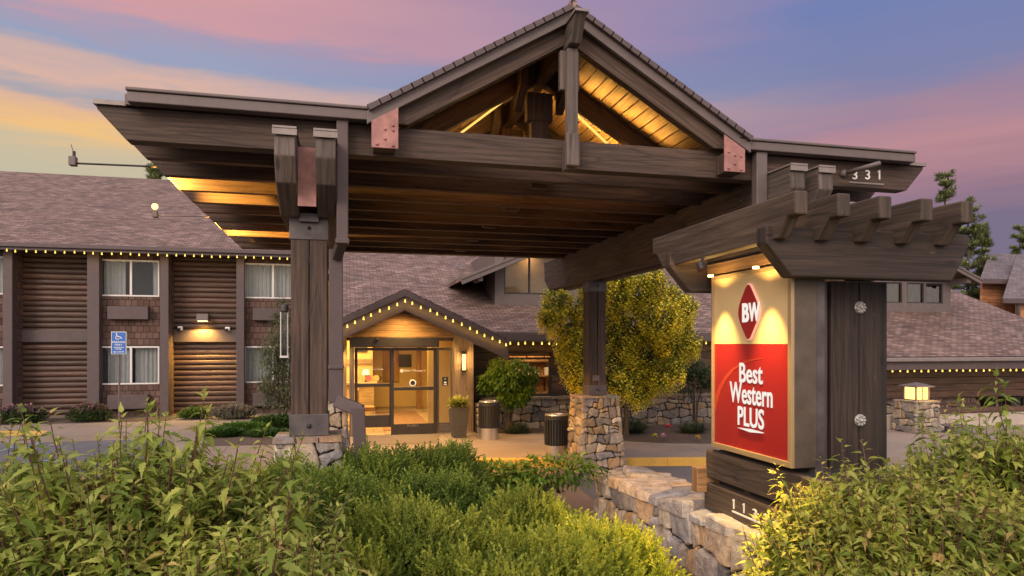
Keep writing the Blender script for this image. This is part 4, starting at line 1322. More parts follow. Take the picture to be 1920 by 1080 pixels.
clipped_raker(6.40, 6.50, -.06, -.275, M['timber'], 'front_rafter')
tr_y = [7.5, 8.83, 10.2, 11.55, 12.9]
for i, y in enumerate(tr_y):
    clipped_raker(y-.06, y+.06, -.04, -.27, M['timber_d'], 'truss_rafter')
    m = MB(); m.box(CX-.10, CX+.10, y-.055, y+.055, 3.99, GZ-.42); m.box(CX-.15, CX+.15, y-.065, y+.065, GZ-.72, GZ-.40)
    m.build('king_post', M['timber_d'], can, .01)
    for sgn in (-1, 1):
        m = MB()
        m.prism([(CX+sgn*.20, y-.30, GZ-.22), (CX+sgn*.20, y-.30, GZ-.42), (CX+sgn*.20, y+.0, GZ-.62), (CX+sgn*.20, y+.0, GZ-.22)], (sgn*.09, 0, 0), (0,1,0))
        m.build('knee_block', M['timber_d'], can, .006)
m = MB(); m.box(CX-.05, CX+.05, 6.5, 13.3, GZ-.33, GZ-.05); m.build('ridge_beam', M['timber_d'], can, .006)
m = MB()
m.prism([(CX-.055,6.06,GZ-.14),(CX-.055,6.22,GZ-.36),(CX-.055,6.5,GZ-.36),(CX-.055,6.5,GZ-.14)], (.11,0,0), (0,1,0))
m.build('ridge_beam_tip', M['timber_s'], can, .008)
box_obj('tip_cap', M['metal_cap'], can, CX-.07, CX+.07, 6.03, 6.5, GZ-.138, GZ-.115)
m = MB(); m.box(CX-.055, CX+.055, 6.30, 6.39, 4.21, GZ-.37); m.box(CX-.10, CX+.10, 6.395, 6.46, GZ-.75, GZ-.36); m.build('front_king_post', M['timber_s'], can, .01)
m = MB(); m.box(CX-.055, CX+.055, 6.36, 6.495, 3.93, 4.22); m.box(CX-.065, CX+.065, 6.28, 6.355, 3.95, 4.27); m.build('front_king_post', M['timber_s'], can, .015)
# LED strips behind the second truss, washing the planks
for sgn in (-1, 1):
    A = Vector((CX+sgn*1.6, tr_y[0]+.10, GE-.02)); B = Vector((CX+sgn*.16, tr_y[0]+.10, GZ-.20))
    up = Vector((sgn*rise, 0, run)).normalized()
    dz = Vector((0,0,-.275))
    m = MB(); m.bar(A+dz*.97+Vector((-sgn*.25,0,.17)), B+dz+Vector((0,0,.19)), .022, .022, up=up); m.build('led_strip', M['led'], can)
    mid = (A+B)/2
    for y, e, fy, sy, sp_, off in ((tr_y[0]-.09, LED*.38, -.85, .04, 70, .20), (tr_y[0]+.13, LED*1.5, .45, .04, 110, .26), (tr_y[1]+.15, LED*.6, .45, .04, 110, .26)):
        p = Vector((mid.x, y, mid.z))-up*off
        tgt = (up+Vector((0,fy,0))).normalized()
        l = lamp('led_light', 'AREA', p, e, (1,.60,.14), 1.3, p+tgt, size_y=sy, parent=can)
        l.data.spread = math.radians(sp_)
        xa = (B-A).normalized(); za = -tgt; ya = za.cross(xa).normalized(); xa = ya.cross(za)
        l.rotation_euler = Matrix((xa, ya, za)).transposed().to_euler()
lamp('gable_fill', 'POINT', (CX-.5, 8.2, 4.75), 9, (1,.55,.16), .12, parent=can); lamp('gable_fill', 'POINT', (CX-.5, 10.8, 4.75), 9, (1,.55,.16), .12, parent=can)  # added point lights that lift the gable interior, no fitting there
# red gusset plates with bolts
for xc, s_ in ((CX-1.80, 1), (CX+1.76, -1)):
    m = MB()
    x0, x1 = xc-.12, xc+.12
    zl, zr = (4.21, 4.35) if s_ > 0 else (4.35, 4.21)
    m.prism([(x0,6.295,3.98+.02),(x1,6.295,3.98+.02),(x1,6.295,zr+.03),(x0,6.295,zl+.03)], (0,.012,0), (0,0,1))
    g_ = m.build('gusset_plate', M['plate'], can, .003)
    m = MB()
    for u, v in ((.2,.12),(.8,.1),(.5,.33),(.5,.68),(.8,.66),(.8,.84) if s_ > 0 else (.2,.8)):
        z = 4.0+.25*v; x = x0+.24*u
        m.ball((x, 6.290, z), .013, 8, 6)
    sep(m, 'bolt', M['plate'], g_, 0, 1, True)
    m = MB(); m.box(x0+.02, x1-.02, 6.31, 6.5, 4.0, 4.2); m.build('packer', M['timber'], can)
# longitudinal twin beams with protruding bevelled tips
PXs = (-.31, 4.63); FPY, RPY = 6.86, 12.2
for px_ in PXs:
    for dx in (-.165, .165):
        m = MB(); w_ = .17
        x0 = px_+dx-w_/2
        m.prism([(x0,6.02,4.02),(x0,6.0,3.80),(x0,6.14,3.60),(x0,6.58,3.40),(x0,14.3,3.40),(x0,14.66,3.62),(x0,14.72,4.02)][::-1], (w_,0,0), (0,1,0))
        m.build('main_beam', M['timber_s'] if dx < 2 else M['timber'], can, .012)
        box_obj('beam_cap', M['metal_cap'], can, x0-.012, x0+w_+.012, 5.98, 6.49, 4.022, 4.042, .003)
        m = MB(); m.box(x0-.014, x0+w_+.014, 5.985, 5.997, 3.97, 4.02); m.build('beam_cap', M['metal_cap'], can)
        box_obj('beam_cap', M['metal_cap'], can, x0-.012, x0+w_+.012, 13.6, 14.74, 4.022, 4.042, .003)
    box_obj('spacer_plate', M['plate'], can, px_-.078, px_+.078, 6.30, 6.32, 3.44, 3.96)
    for py_, side in ((FPY, 0), (RPY, 1)):
        zc = 1.36 if side == 0 else 1.27
        m = MB()
        hw = .165 if side == 0 else .165
        # three laminated posts with small gaps between
        for a_, b_ in ((-hw, -.004), (.004, hw)):
            m.box(px_+a_, px_+b_, py_-hw, py_+hw, zc+.0, 3.40)
        m.build('post', M['timber'], can, .012)
        m = MB()
        m.box(px_-hw-.014, px_+hw+.014, py_-hw-.014, py_+hw+.014, zc-.005, zc+.20 if side == 0 else zc+.18)
        m.box(px_-hw-.012, px_+hw+.012, py_-hw-.012, py_+hw+.012, 3.20, 3.42)
        pl = sep(m, 'post_shoe', M['steel_d'], can, .006)[0]
        m = MB(); m.ball((px_, py_-hw-.018, zc+.09), .022, 10, 8); m.ball((px_, py_-hw-.018, 3.31), .018, 10, 8); m.build('bolt', M['black'], pl)
    m = MB(); m.box(px_-.09, px_+.09, FPY-.23, FPY-.15, 3.36, 3.44); m.build('saddle_bracket', M['steel_d'], can, .004)
# longitudinal crack of the near left post is part of its timber
m = MB(); xk = PXs[0]+.0
zz = 1.6; px0 = xk-.01
while zz < 3.2:
    z2 = zz+random.uniform(.08,.2); x2 = xk-.02+.03*math.sin(zz*3)+random.uniform(-.012,.012)
    m.bar((px0, FPY-.1655, zz), (x2, FPY-.1655, z2), random.uniform(.004,.009), .004, up=(0,1,0)); px0 = x2; zz = z2
m.build('check_crack', M['black'], can)
# small plate on the rear right post
p = W(1118, 709, Y=RPY-.19); box_obj('number_plate', M['trim_l'], can, p.x-.07, p.x+.07, RPY-.182, RPY-.172, p.z-.055, p.z+.055, .003)
# downspouts
def pipe(mb, pts, w, d):
    for a_, b_ in zip(pts[:-1], pts[1:]):
        v = Vector(b_)-Vector(a_)
        mb.bar(a_, b_, w, d, up=(0,1,0) if abs(v.y) < .5*v.length else (1,0,0))
m = MB()
xd = W(642, Y=6.42).x
pipe(m, [(xd,6.42,4.255),(xd,6.42,3.17)], .105, .09)
m.box(xd-.062, xd+.062, 6.365, 6.475, 3.13, 3.18)
pipe(m, [(xd,6.42,3.17),(xd-.05,6.66,3.05)], .10, .09)
x2 = W(630, Y=6.72).x
pipe(m, [(x2,6.72,3.12),(x2,6.72,1.66)], .13, .10)
pipe(m, [(x2,6.72,1.68),(x2+.24,6.66,1.58)], .12, .10)
pipe(m, [(x2+.205,6.66,1.62),(x2+.265,6.66,.20)], .12, .10)
m.box(x2-.075, x2+.075, 6.655, 6.785, 1.98, 2.02)
m.build('downspout', M['trim'], can, .01)
m = MB(); xd = W(1424, Y=6.42).x
pipe(m, [(xd,6.42,4.255),(xd,6.42,2.2)], .13, .10); m.build('downspout', M['trim_l'], can, .01)
# street number on the right end of the beam + pipe stub
for ch, x in (('3',1599),('3',1623),('1',1647)):
    p = W(x, 338, Y=6.49)
    if ch == '1': one_obj('house_number', M['white'], can, (p.x, 6.499, p.z+.012), U, V3, .105)
    else: text_obj(ch, 'house_number', M['white'], can, (p.x, 6.499, p.z+.012), U, V3, .062, .105, .006, .008)
a_, b_ = W(1592, 341, Y=6.49), W(1657, 343, Y=6.49)
box_obj('number_rule', M['metal_cap'], can, a_.x, b_.x, 6.487, 6.499, a_.z-.012, a_.z+.006)
m = MB(); a_, b_ = W(1582, 325, Y=6.48), W(1650, 306, Y=6.1)
m.tube([a_, b_], .025, 10); m.ball(a_, .045, 10, 8); m.build('pipe_stub', M['trim_l'], can, smooth=True)

# ---- lamps on short arms beyond the left edge
def arm_lamp(y, z, xh, lb, lit):
    e = empty('arm_lamp', (xh, y, z), lb, 'flood lamp')
    m = MB(); m.tube([(xh, y, z), (-1.65, y, z+.02)], .011, 6); m.build('arm', M['trim_l'] if lit else M['bronze'], e)
    m = MB(); m.box(xh-.035, xh+.035, y-.04, y+.04, z-.03, z+.07)
    m.build('lamp_head', M['trim_l'], e, .008)
    if lit:
        m = MB(); m.ball((xh, y-.02, z+.13), .045, 12, 8); m.build('bulb', emit('flood_bulb', (1,.60,.14), 5), e, smooth=True)
    else:
        m = MB(); m.tube([(xh+.01,y,z+.07),(xh+.01,y,z+.13)], .016, 6); m.tube([(xh,y,z+.13),(xh-.02,y,z+.20)], .004, 5); m.build('sensor', M['bronze'], e)
    return e
p = W(137, 306, Y=8.30); e = arm_lamp(8.30, p.z, p.x, 'slim flood lamp on a thin arm, near left corner of the canopy, against the sky', False)
lamp('flood_light', 'SPOT', (-2.22, 8.30, 3.985), FLOOD, (1,.50,.085), .02, (.3, 8.9, 4.1), spot=100, parent=e)
p = W(291, 404, Y=11.15); e = arm_lamp(11.15, p.z, p.x, 'glowing flood lamp on a thin arm in front of the shingle roof', True)
lamp('flood_light', 'SPOT', (-2.22, 11.22, 3.985), FLOOD, (1,.50,.085), .02, (.3, 11.9, 4.1), spot=100, parent=e)
lamp('flood_light', 'POINT', (p.x, 11.1, p.z+.20), 10, (1,.60,.18), .05, parent=e)

for x, y in ((1.2, 12.2), (3.0, 12.2)):  # two lamps added between the joists to yellow the entrance pavement
    m = MB(); m.lathe((x, y-.15, 4.20), [(.06,0),(.06,.06)], 14); m.build('added_spot_lens', M['warm'], can)
    lamp('pavement_fill_spot', 'SPOT', (x, y-.15, 4.17), DOWN, (1,.47,.05), .06, (x-.1, y+1.9, 0), spot=75, blend=.8, parent=can)
# ---- stone piers
def pier(x, y, zt, hb, ht, zb, label, dark=1.0, n=(.26,.19)):
    e = MB()
    def cor(h, z): return [(x-h,y-h,z),(x+h,y-h,z),(x+h,y+h,z),(x-h,y+h,z)]
    a_, b_ = cor(hb-.05, zb), cor(ht-.05, zt-.02)
    e.add(a_+b_, [(0,1,5,4),(1,2,6,5),(2,3,7,6),(3,0,4,7),(4,5,6,7)], (1,0,0))
    root = empty('stone_pier', (x, y, zb), label, 'stone pier')
    core = e.build('core', M['mortar'], root)
    m = MB(); H = zt-zb
    for k in range(4):
        ca, sa = round(math.cos(k*PI/2)), round(math.sin(k*PI/2))
        def fn(u, v, d, ca=ca, sa=sa):
            h = hb+(ht-hb)*v/H
            lx = (u/(2*hb)-.5)*2*h; ly = -h+.045-d
            return (x+lx*ca-ly*sa, y+lx*sa+ly*ca, zb+v)
        stone_face(m, fn, 2*hb, H, n[0], n[1], .065, .005, dark)
    # cap stones
    k = 3; s_ = 2*ht/k
    for i in range(k):
        for j in range(k):
            m.box(x-ht-.02+i*s_+.006, x-ht+.0+(i+1)*s_-.004, y-ht-.02+j*s_+.006, y-ht+(j+1)*s_-.004, zt-.03, zt+random.uniform(.0,.012), col=tuple(v*random.uniform(.9,1.2)*dark for v in random.choice(STONES)))
    m.build('stones', M['stone'], root)
    return root
pier(PXs[0], FPY, 1.34, .42, .30, -.1, 'stone pier under the near left canopy post, half hidden by dark green shrubs', .95, (.30,.22))
pier(PXs[1], RPY, 1.25, .47, .36, AS-.05, 'tapered stone pier under the right canopy post beside a black litter bin', .95, (.21,.155))
pier(PXs[0], RPY, 1.25, .45, .36, AS-.05, 'pale stone pier glimpsed behind the bent downspout of the near left canopy post', 1.1, (.22,.19))
pier(PXs[1], FPY, 1.34, .40, .30, -.1, 'stone pier mostly hidden behind the big red and gold sign', 1.0, (.30,.22))

# ============================================================ RETAINING WALL
wall = empty('retaining_wall', (3.3, 6.0, 0), 'low rough field stone retaining wall with pale flat cap stones running up to the sign', 'stone wall')
WX = 3.15
def wt(y): return .575+(8.3-y)*.042
core = MB()
core.prism([(WX+.05,2.0,-.1),(WX+.05,8.25,-.1),(WX+.05,8.25,wt(8.3)-.08),(WX+.05,2.0,wt(2)-.08)], (.72,0,0), (0,1,0))
wc = core.build('core', M['mortar'], wall)
m = MB()
stone_face(m, lambda u, v, d: (WX+.05-d, 8.3-u, -.1+v*((wt(8.3-u)-.04+.1)/.78)), 6.2, .78, .24, .24, .085, .006, 1.4)
stone_face(m, lambda u, v, d: (WX+.02+u, 8.25+d, -.1+v), .78, .62, .26, .2, .07, .010, 1.1)
m.build('stones', M['stone'], wall)
m = MB()  # cap slabs of uneven thickness
stone_face(m, lambda u, v, d: (WX-.04+v*(.86+.0*u), 8.38-u, wt(8.38-u)-.05+d), 6.3, .95, .40, .46, .085, .006, 1.7, base_in=.05)
m.build('cap_stones', M['stone'], wall)

# ============================================================ THE BIG SIGN
XS = 3.267
sign = empty('hotel_sign', (XS+.5, 4.9, .6), 'big red and gold hotel sign under a dark timber pergola on the retaining wall', 'sign')
Yn, Yf = W(1488, X=XS).y, W(1337, X=XS).y
zs0 = W(1337, 837, X=XS).z; zs1 = W(1337, 519, X=XS).z
gold = plain('gold_frame_paint', (.40,.28,.15), .35, .3, var=.05, bmp=0)
box_obj('cabinet', plain('cabinet_side_paint', (.10,.077,.058), .5, .3, var=.25), sign, XS+.012, XS+.20, Yn, Yf, zs0, zs1, .004)
m = MB(); w_ = .045
m.box(XS-.02, XS+.01, Yn, Yf, zs0, zs0+w_); m.box(XS-.02, XS+.01, Yn, Yf, zs1-w_*.7, zs1)
m.box(XS-.02, XS+.01, Yn, Yn+w_, zs0+w_, zs1-w_*.7); m.box(XS-.02, XS+.01, Yf-w_*.6, Yf, zs0+w_, zs1-w_*.7)
fr = m.build('frame', gold, sign, .004)
zm = EYE+.0
sp = W(1400, 645, X=XS).z
gp = plain('champagne_panel', (.60,.44,.22), .38, .0, var=.03, bmp=0)
box_obj('gold_panel', gp, sign, XS+.0, XS+.011, Yn+w_, Yf-w_*.6, sp+.001, zs1-w_*.7)
red = glow('red_panel', (.25,.011,.011), RED)
rp = box_obj('red_panel', red, sign, XS+.0, XS+.011, Yn+w_, Yf-w_*.6, zs0+w_, sp-.001)
# paler sweep of the emblem background
def S(x, y): 
    q = W(x, y, X=XS); return q.y, q.z
m = MB()
arc = []
yL, zB = Yf-w_*.6-.002, zs0+w_+.002
ctl = [S(1341,742), S(1349,722), S(1360,704), S(1374,690), S(1390,680), S(1408,674), S(1430,671)]
pts = ctl+[S(1430,672.6), S(1408,676.5), S(1390,684), S(1375,696), S(1362,712), S(1352,732), S(1345,758), S(1341,775)]
m.prism([(XS-.0005, a_, b_) for a_, b_ in pts], (-.0015, 0, 0), (0,1,0)); m.build('sweep', glow('lighter_red', (.36,.035,.016), RED*1.0), rp)
ul, vl = (0,-1,0), (0,0,1)
WHT = emit('lit_lettering', (1.0,.93,.82), LETTER)
def fit(txt, xa, yb, xb, yt, off, sh=0, par=rp, nm='lettering'):
    """lettering from column xa to xb; baseline row yb and cap row yt at xa"""
    a0 = W(xa, yb, X=XS); b0 = W(xb, yb, X=XS); top = W(xa, yt, X=XS)
    return text_obj(txt, nm, WHT, par, (XS-.002, a0.y, a0.z), ul, vl, a0.y-b0.y, top.z-a0.z, off, .003, sh)
fit('Best', 1387, 717, 1430.5, 680, .015)
fit('Western', 1369, 753.5, 1449, 715, .015)
fit('PLUS', 1384, 796.5, 1433, 760.5, .017)
a_ = S(1384, 801.5); b_ = S(1409, 804.5); c_ = S(1432.5, 811); d_ = S(1432.5, 812.5); e_ = S(1408, 810.5)
m = MB(); m.prism([(XS-.003, *q) for q in (a_, b_, c_, d_, e_)], (-.008,0,0), (0,1,0)); m.build('underline', WHT, rp)
# diamond emblem with rounded corners
def rounded_diamond(cy, cz, hw, hh, rr):
    cs = [(0,hh),(hw,0),(0,-hh),(-hw,0)]; out = []
    for i, (x, z) in enumerate(cs):
        p0 = cs[i-1]; p2 = cs[(i+1) % 4]
        f = rr[i % 2]
        A = (x+(p0[0]-x)*f, z+(p0[1]-z)*f); B = (x+(p2[0]-x)*f, z+(p2[1]-z)*f)
        for k in range(7):
            t = k/6
            out.append(((1-t)**2*A[0]+2*t*(1-t)*x+t*t*B[0], (1-t)**2*A[1]+2*t*(1-t)*z+t*t*B[1]))
    return [(cy-x, cz+z) for x, z in out]
top = W(1408, 530, X=XS); bot = W(1408, 639.5, X=XS); lf = W(1385.5, 585, X=XS); rt = W(1430.5, 585, X=XS)
cy, cz = (lf.y+rt.y)/2, (top.z+bot.z)/2
hw, hh = (lf.y-rt.y)/2*1.04, (top.z-bot.z)/2*1.05
m = MB(); m.prism([(XS-.002, y, z) for y, z in rounded_diamond(cy, cz, hw*1.07, hh*1.05, (.22,.38))], (-.018,0,0), (0,1,0))
em = m.build('emblem', glow('emblem_rim', (.75,.40,.30), .5), sign)
m = MB(); m.prism([(XS-.021, y, z) for y, z in rounded_diamond(cy, cz, hw, hh, (.22,.38))], (-.004,0,0), (0,1,0)); m.build('emblem_face', red, em)
for ch, x0_, x1_, y0_, y1_, of, sh in (('B', 1392.5, 1404.5, 604.5, 569, .03, .0), ('W', 1404.5, 1425, 603, 568, .02, .0)):
    a0 = W(x0_, y0_, X=XS-.026); b0 = W(x1_, y0_, X=XS-.026); tp = W(x0_, y1_, X=XS-.026)
    text_obj(ch, 'emblem_letter', WHT, em, (XS-.026, a0.y, a0.z), ul, vl, a0.y-b0.y, tp.z-a0.z, of, .006, sh)
# dark edge strips and posts behind the cabinet
m = MB()
m.box(XS+.205, XS+.29, Yn+.02, Yn+.10, .9, 2.72); m.box(XS+.205, XS+.29, Yf-.10, Yf-.02, .9, 2.72)
sep(m, 'cabinet_bracket', M['steel_d'], sign, .006)
m = MB(); zt_ = 2.70
m.tube([(XS+.34, Yn+.12, 1.0), (XS+.34, Yn+.12, 2.7)], .035, 12); m.build('conduit', M['trim'], sign)
YPn = 4.62
p0, p1 = W(1558, Y=YPn).x, W(1664, Y=YPn).x
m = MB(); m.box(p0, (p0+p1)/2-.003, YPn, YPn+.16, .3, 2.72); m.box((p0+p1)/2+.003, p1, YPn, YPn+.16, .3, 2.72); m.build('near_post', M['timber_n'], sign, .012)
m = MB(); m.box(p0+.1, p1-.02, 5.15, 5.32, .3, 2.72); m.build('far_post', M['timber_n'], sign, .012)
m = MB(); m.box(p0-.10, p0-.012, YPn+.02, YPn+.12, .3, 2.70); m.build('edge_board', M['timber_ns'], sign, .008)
for y in (577, 788):
    q = W(1611, y, Y=YPn)
    m = MB()
    m.lathe((0,0,0), [(.05,0),(.05,.01),(.035,.02),(.015,.022)], 20)
    for i in range(9):
        t = i*2*PI/9; m.ball((.036*math.cos(t), .036*math.sin(t), .018), .013, 6, 5)
    m.ball((0,0,.024), .016, 8, 6)
    for v in m.v: v.x, v.y, v.z = q.x+v.x, YPn-.002-v.z, q.z+v.y
    m.build('rosette', plain('galvanised_rosette', (.42,.40,.38), .5, .6, var=.3, scale=60), sign)
# front and rear trapezoid beams of the pergola
def trap(Yb, th, mat, px=(1437,1813), scale=1.0):
    xl_, xr_ = W(px[0], Y=4.25).x, W(px[1], Y=4.25).x
    zt_, zb_ = W(1437, 422, Y=4.25).z, W(1490, 519, Y=4.25).z
    n_ = W(1437, 455, Y=4.25).z
    m = MB()
    m.prism([(xl_,Yb,zt_),(xl_,Yb,n_),(xl_+.21,Yb,zb_),(xr_-.13,Yb,zb_),(xr_+.02,Yb,n_+.03),(xr_+.02,Yb,zt_)], (0,th,0), (1,0,0))
    return m.build('pergola_beam', mat, sign, .014), zt_, zb_
tb, zpt, zpb = trap(4.25, .13, M['timber_n'])
trap(5.72, .13, M['timber_ns'])
xr5 = [W(x, Y=4.0).x for x in (1503, 1583, 1661, 1739, 1815)]
ztip = W(1503, 357, Y=4.0).z
for i, x in enumerate(xr5):
    m = MB(); w_ = .105
    zt_ = ztip
    zl_ = zt_-.16
    m.prism([(x-w_/2,4.0,zt_),(x-w_/2,4.0,zl_),(x-w_/2,4.09,zl_),(x-w_/2,4.20,zpt-.10),(x-w_/2,4.30,zpt-.10),(x-w_/2,5.95,zpt-.12),(x-w_/2,6.10,zl_),(x-w_/2,6.18,zl_),(x-w_/2,6.18,zt_)][::-1], (w_,0,0), (0,1,0))
    m.build('pergola_rafter', M['timber_ns'], sign, .012)
m = MB(); m.box(XS+.13, xr5[-1], 4.75, 4.86, zpb+.06, zpb+.20); m.box(XS+.13, xr5[-1], 5.25, 5.36, zpb+.06, zpb+.20); m.build('cross_beam', M['cedar'], sign, .008)
m = MB(); m.box(XS+.0, XS+.12, 4.4, 5.70, zs1+.015, zs1+.12); m.build('top_rail', M['cedar'], sign, .008)
# two small downlights over the face
for y in (Yn+.27, Yf-.20):
    m = MB(); m.tube([(XS-.14,y,zpb+.125),(XS-.14,y,zpb+.108)], .024, 12); dl = m.build('downlight', M['warm'], sign)
    lamp('sign_spot', 'SPOT', (XS-.20, y, zpb+.05), SIGNL, (1,.66,.20), .02, (XS-.01, y, 1.6), spot=60, blend=1.0, parent=sign)
    lamp('sign_fill', 'SPOT', (XS-.16, y, zpb-.02), 9, (1,.62,.2), .03, (XS-.10, y, 5), spot=150, blend=.5, parent=sign)
m = MB(); q = W(1325, 545, X=XS+.02); m.tube([q, q+Vector((0,.12,.01))], .01, 8); m.build('bracket_pin', M['metal_cap'], sign)
# flood light at the rear beam, washing wall top and shrubs
lamp('garden_flood', 'SPOT', (2.80, 4.95, 2.80), GARDEN, (1,.60,.12), .05, (2.15, 4.15, .5), spot=66, blend=.9, parent=sign)
m = MB(); m.tube([(2.80,4.98,2.86),(2.80,4.95,2.81)], .04, 10); m.tube([(2.80,4.98,2.86),(2.86,5.0,2.98)], .012, 6); m.build('garden_spotlight', M['bronze'], sign)
# base planks with the street number
XP = XS+.02
def PZ(x, y): 
    q = W(x, y, X=XP); return q.z
ya, yb_ = W(1320, X=XP).y, 3.9
z1t, z1b = PZ(1324, 842), PZ(1324, 893); z2t, z2b = PZ(1322, 903), PZ(1322, 952)
m = MB(); m.box(XP, XP+.09, yb_, ya-.03, z1b, z1t); m.build('base_plank', M['timber_ns'], sign, .012)
m = MB(); m.box(XP, XP+.09, yb_, ya, z2b, z2t); bp = m.build('base_plank', M['timber_ns'], sign, .012)
m = MB(); m.box(XP-.10, XP+.40, ya-.05, ya+.06, PZ(1310,917), PZ(1310,871)); m.build('base_block', M['cedar'], sign, .012); m = MB(); m.box(XP+.092, XP+.2, ya-.6, ya-.5, z2b, z1t); m.box(XP+.092, XP+.2, yb_+.2, yb_+.3, z2b, z1t); sep(m, 'base_stud', M['timber_ns'], sign, .012)
m = MB(); m.box(XP+.1, XP+.5, yb_+.1, ya-.1, z2b+.02, zs0-.05); m.build('base_core', M['mortar'], sign)
for ch, x0_, x1_, yb2, yt2 in (('1',1375,1380,953,935),('1',1394,1399,961,943),('3',1412,1420,971,953),('3',1433,1442,982,962),('1',1455,1461,993,972)):
    a0 = W(x0_, yb2, X=XP); b0 = W(x1_, yb2, X=XP); tp = W(x0_, yt2, X=XP)
    if ch == '1': one_obj('street_number', M['white'], bp, (XP-.001, a0.y, a0.z), ul, vl, tp.z-a0.z)
    else: text_obj(ch, 'street_number', M['white'], bp, (XP-.001, a0.y, a0.z), ul, vl, a0.y-b0.y, tp.z-a0.z, .006, .008)
a0 = W(1374, 955, X=XP); b0 = W(1462, 996, X=XP)
m = MB(); m.box(XP-.01, XP-.001, b0.y, a0.y, a0.z-.022, a0.z-.008); m.build('number_rule', M['white'], bp)

# ============================================================ LOOSE THINGS
def bin_(px, py, r, h, label):
    q = W(px, py, Z=0)
    e = empty('litter_bin', (q.x, q.y+r, 0), label, 'litter bin', 'black ribbed litter bins')
    c = (q.x, q.y+r, 0)
    m = MB(); m.lathe(c, [(r*.93,0),(r*.93,h*.30)], 32); m.build('steel_base', M['steel'], e, smooth=False)
    m = MB(); m.lathe(c, [(r*.92,h*.301),(r*.92,h*.86)], 32)
    for i in range(26):
        t = 2*PI*i/26; cx_, sy_ = math.cos(t), math.sin(t)
        m.bar((c[0]+r*.97*cx_, c[1]+r*.97*sy_, h*.31), (c[0]+r*1.0*cx_, c[1]+r*1.0*sy_, h*.87), .034, .024, up=(-sy_, cx_, 0))
    m.build('ribbed_body', M['black'], e, .003)
    m = MB(); m.lathe(c, [(r*1.0,h*.86),(r*1.03,h*.88),(r*1.03,h*.955),(r*.98,h*.965)], 32); m.build('collar', M['black'], e, smooth=False)
    m = MB(); m.lathe(c, [(r*.98,h*.966),(r*1.02,h*.975),(r*1.0,h*.995),(r*.7,h),(r*.55,h*.97)], 32); m.build('lid_ring', M['steel'], e)
bin_(921, 826, .235, .90, 'black ribbed litter bin with a steel base beside the square planter')
bin_(1050, 862, .225, .86, 'black ribbed litter bin with a steel base against the tapered stone pier')
# planter
q = W(863, 822, Z=0)
pl = empty('planter', (q.x, q.y+.2, 0), 'square dark ribbed planter with spiky lime green plant by the doors', 'planter')
m = MB(); x, y = q.x, q.y+.22
for k in range(15):
    a_ = .155+.07*k/15; z = .046*k
    m.box(x-a_, x+a_, y-a_, y+a_, z, z+.040); m.box(x-a_+.012, x+a_-.012, y-a_+.012, y+a_-.012, z+.040, z+.046)
m.box(x-.235, x+.235, y-.235, y+.235, .69, .72)
m.build('pot', plain('charcoal_ribbed', (.05,.048,.052), .7, var=.3, scale=25), pl, .003)
N = 260
ang = RNG.uniform(0, 2*PI, N); elv = RNG.uniform(.1, 1.3, N)
d = np.stack([np.cos(ang)*np.cos(elv), np.sin(ang)*np.cos(elv), np.sin(elv)], 1)
tv, tf = simple_leaf(.10, .3, .35)
base = np.stack([x+RNG.uniform(-.15,.15,N), y+RNG.uniform(-.15,.15,N), np.full(N,.72)+RNG.uniform(0,.10,N)], 1)
scatter('spiky_leaves', leafm('lime_leaf', [(.20,.22,.03),(.34,.34,.06),(.45,.42,.10)]), tv, tf, base, d, np.tile([0,0,1.], (N,1)), RNG.uniform(.14,.30,N), RNG.random(N), pl)
# tubular chime / glass feeder hanging beside the near left post
q = W(533, 585, Y=6.9)
ch = empty('hanging_rain_gauge', (q.x, 6.9, q.z), 'tall clear tube with a dark cap hanging beside the near left canopy post', 'glass tube')
m = MB(); m.lathe((q.x, 6.9, q.z), [(.03,0),(.04,.01),(.04,.05),(.03,.07)], 16); m.tube([(q.x,6.9,q.z+.07),(q.x+.07,6.9,q.z+.08),(q.x+.13,6.9,q.z+.08)], .008, 6); m.build('cap', M['steel_d'], ch)
m = MB()
for dx in (-.032, .032): m.tube([(q.x+dx,6.9,q.z),(q.x+dx,6.9,q.z-.42)], .006, 6)
m.box(q.x-.04,q.x+.04,6.87,6.93,q.z-.44,q.z-.42); m.build('rods', M['white_frame'], ch)
m = MB(); m.lathe((q.x,6.9,q.z-.415), [(.028,0),(.028,.41)], 16); m.build('tube', M['glass'], ch)
# lobby chair with a turned leg frame
q = W(687, 783, Y=19.0)
c_ = empty('lobby_chair', (q.x, 19.0, .01), 'small wooden chair seen through the left sliding door', 'chair')
m = MB(); m.box(q.x-.28,q.x+.22,18.8,19.3,.40,.52); m.build('seat', M['int_wood'], c_, .02)
m = MB(); m.box(q.x-.28,q.x-.20,18.8,19.3,.53,1.0); m.build('backrest', M['int_wood'], c_, .02)
for dx in (-.25,.18):
    for dy in (18.83,19.25):
        m = MB(); m.box(q.x+dx,q.x+dx+.05,dy,dy+.05,.012,.40); m.build('leg', M['white_frame'], c_, .004)

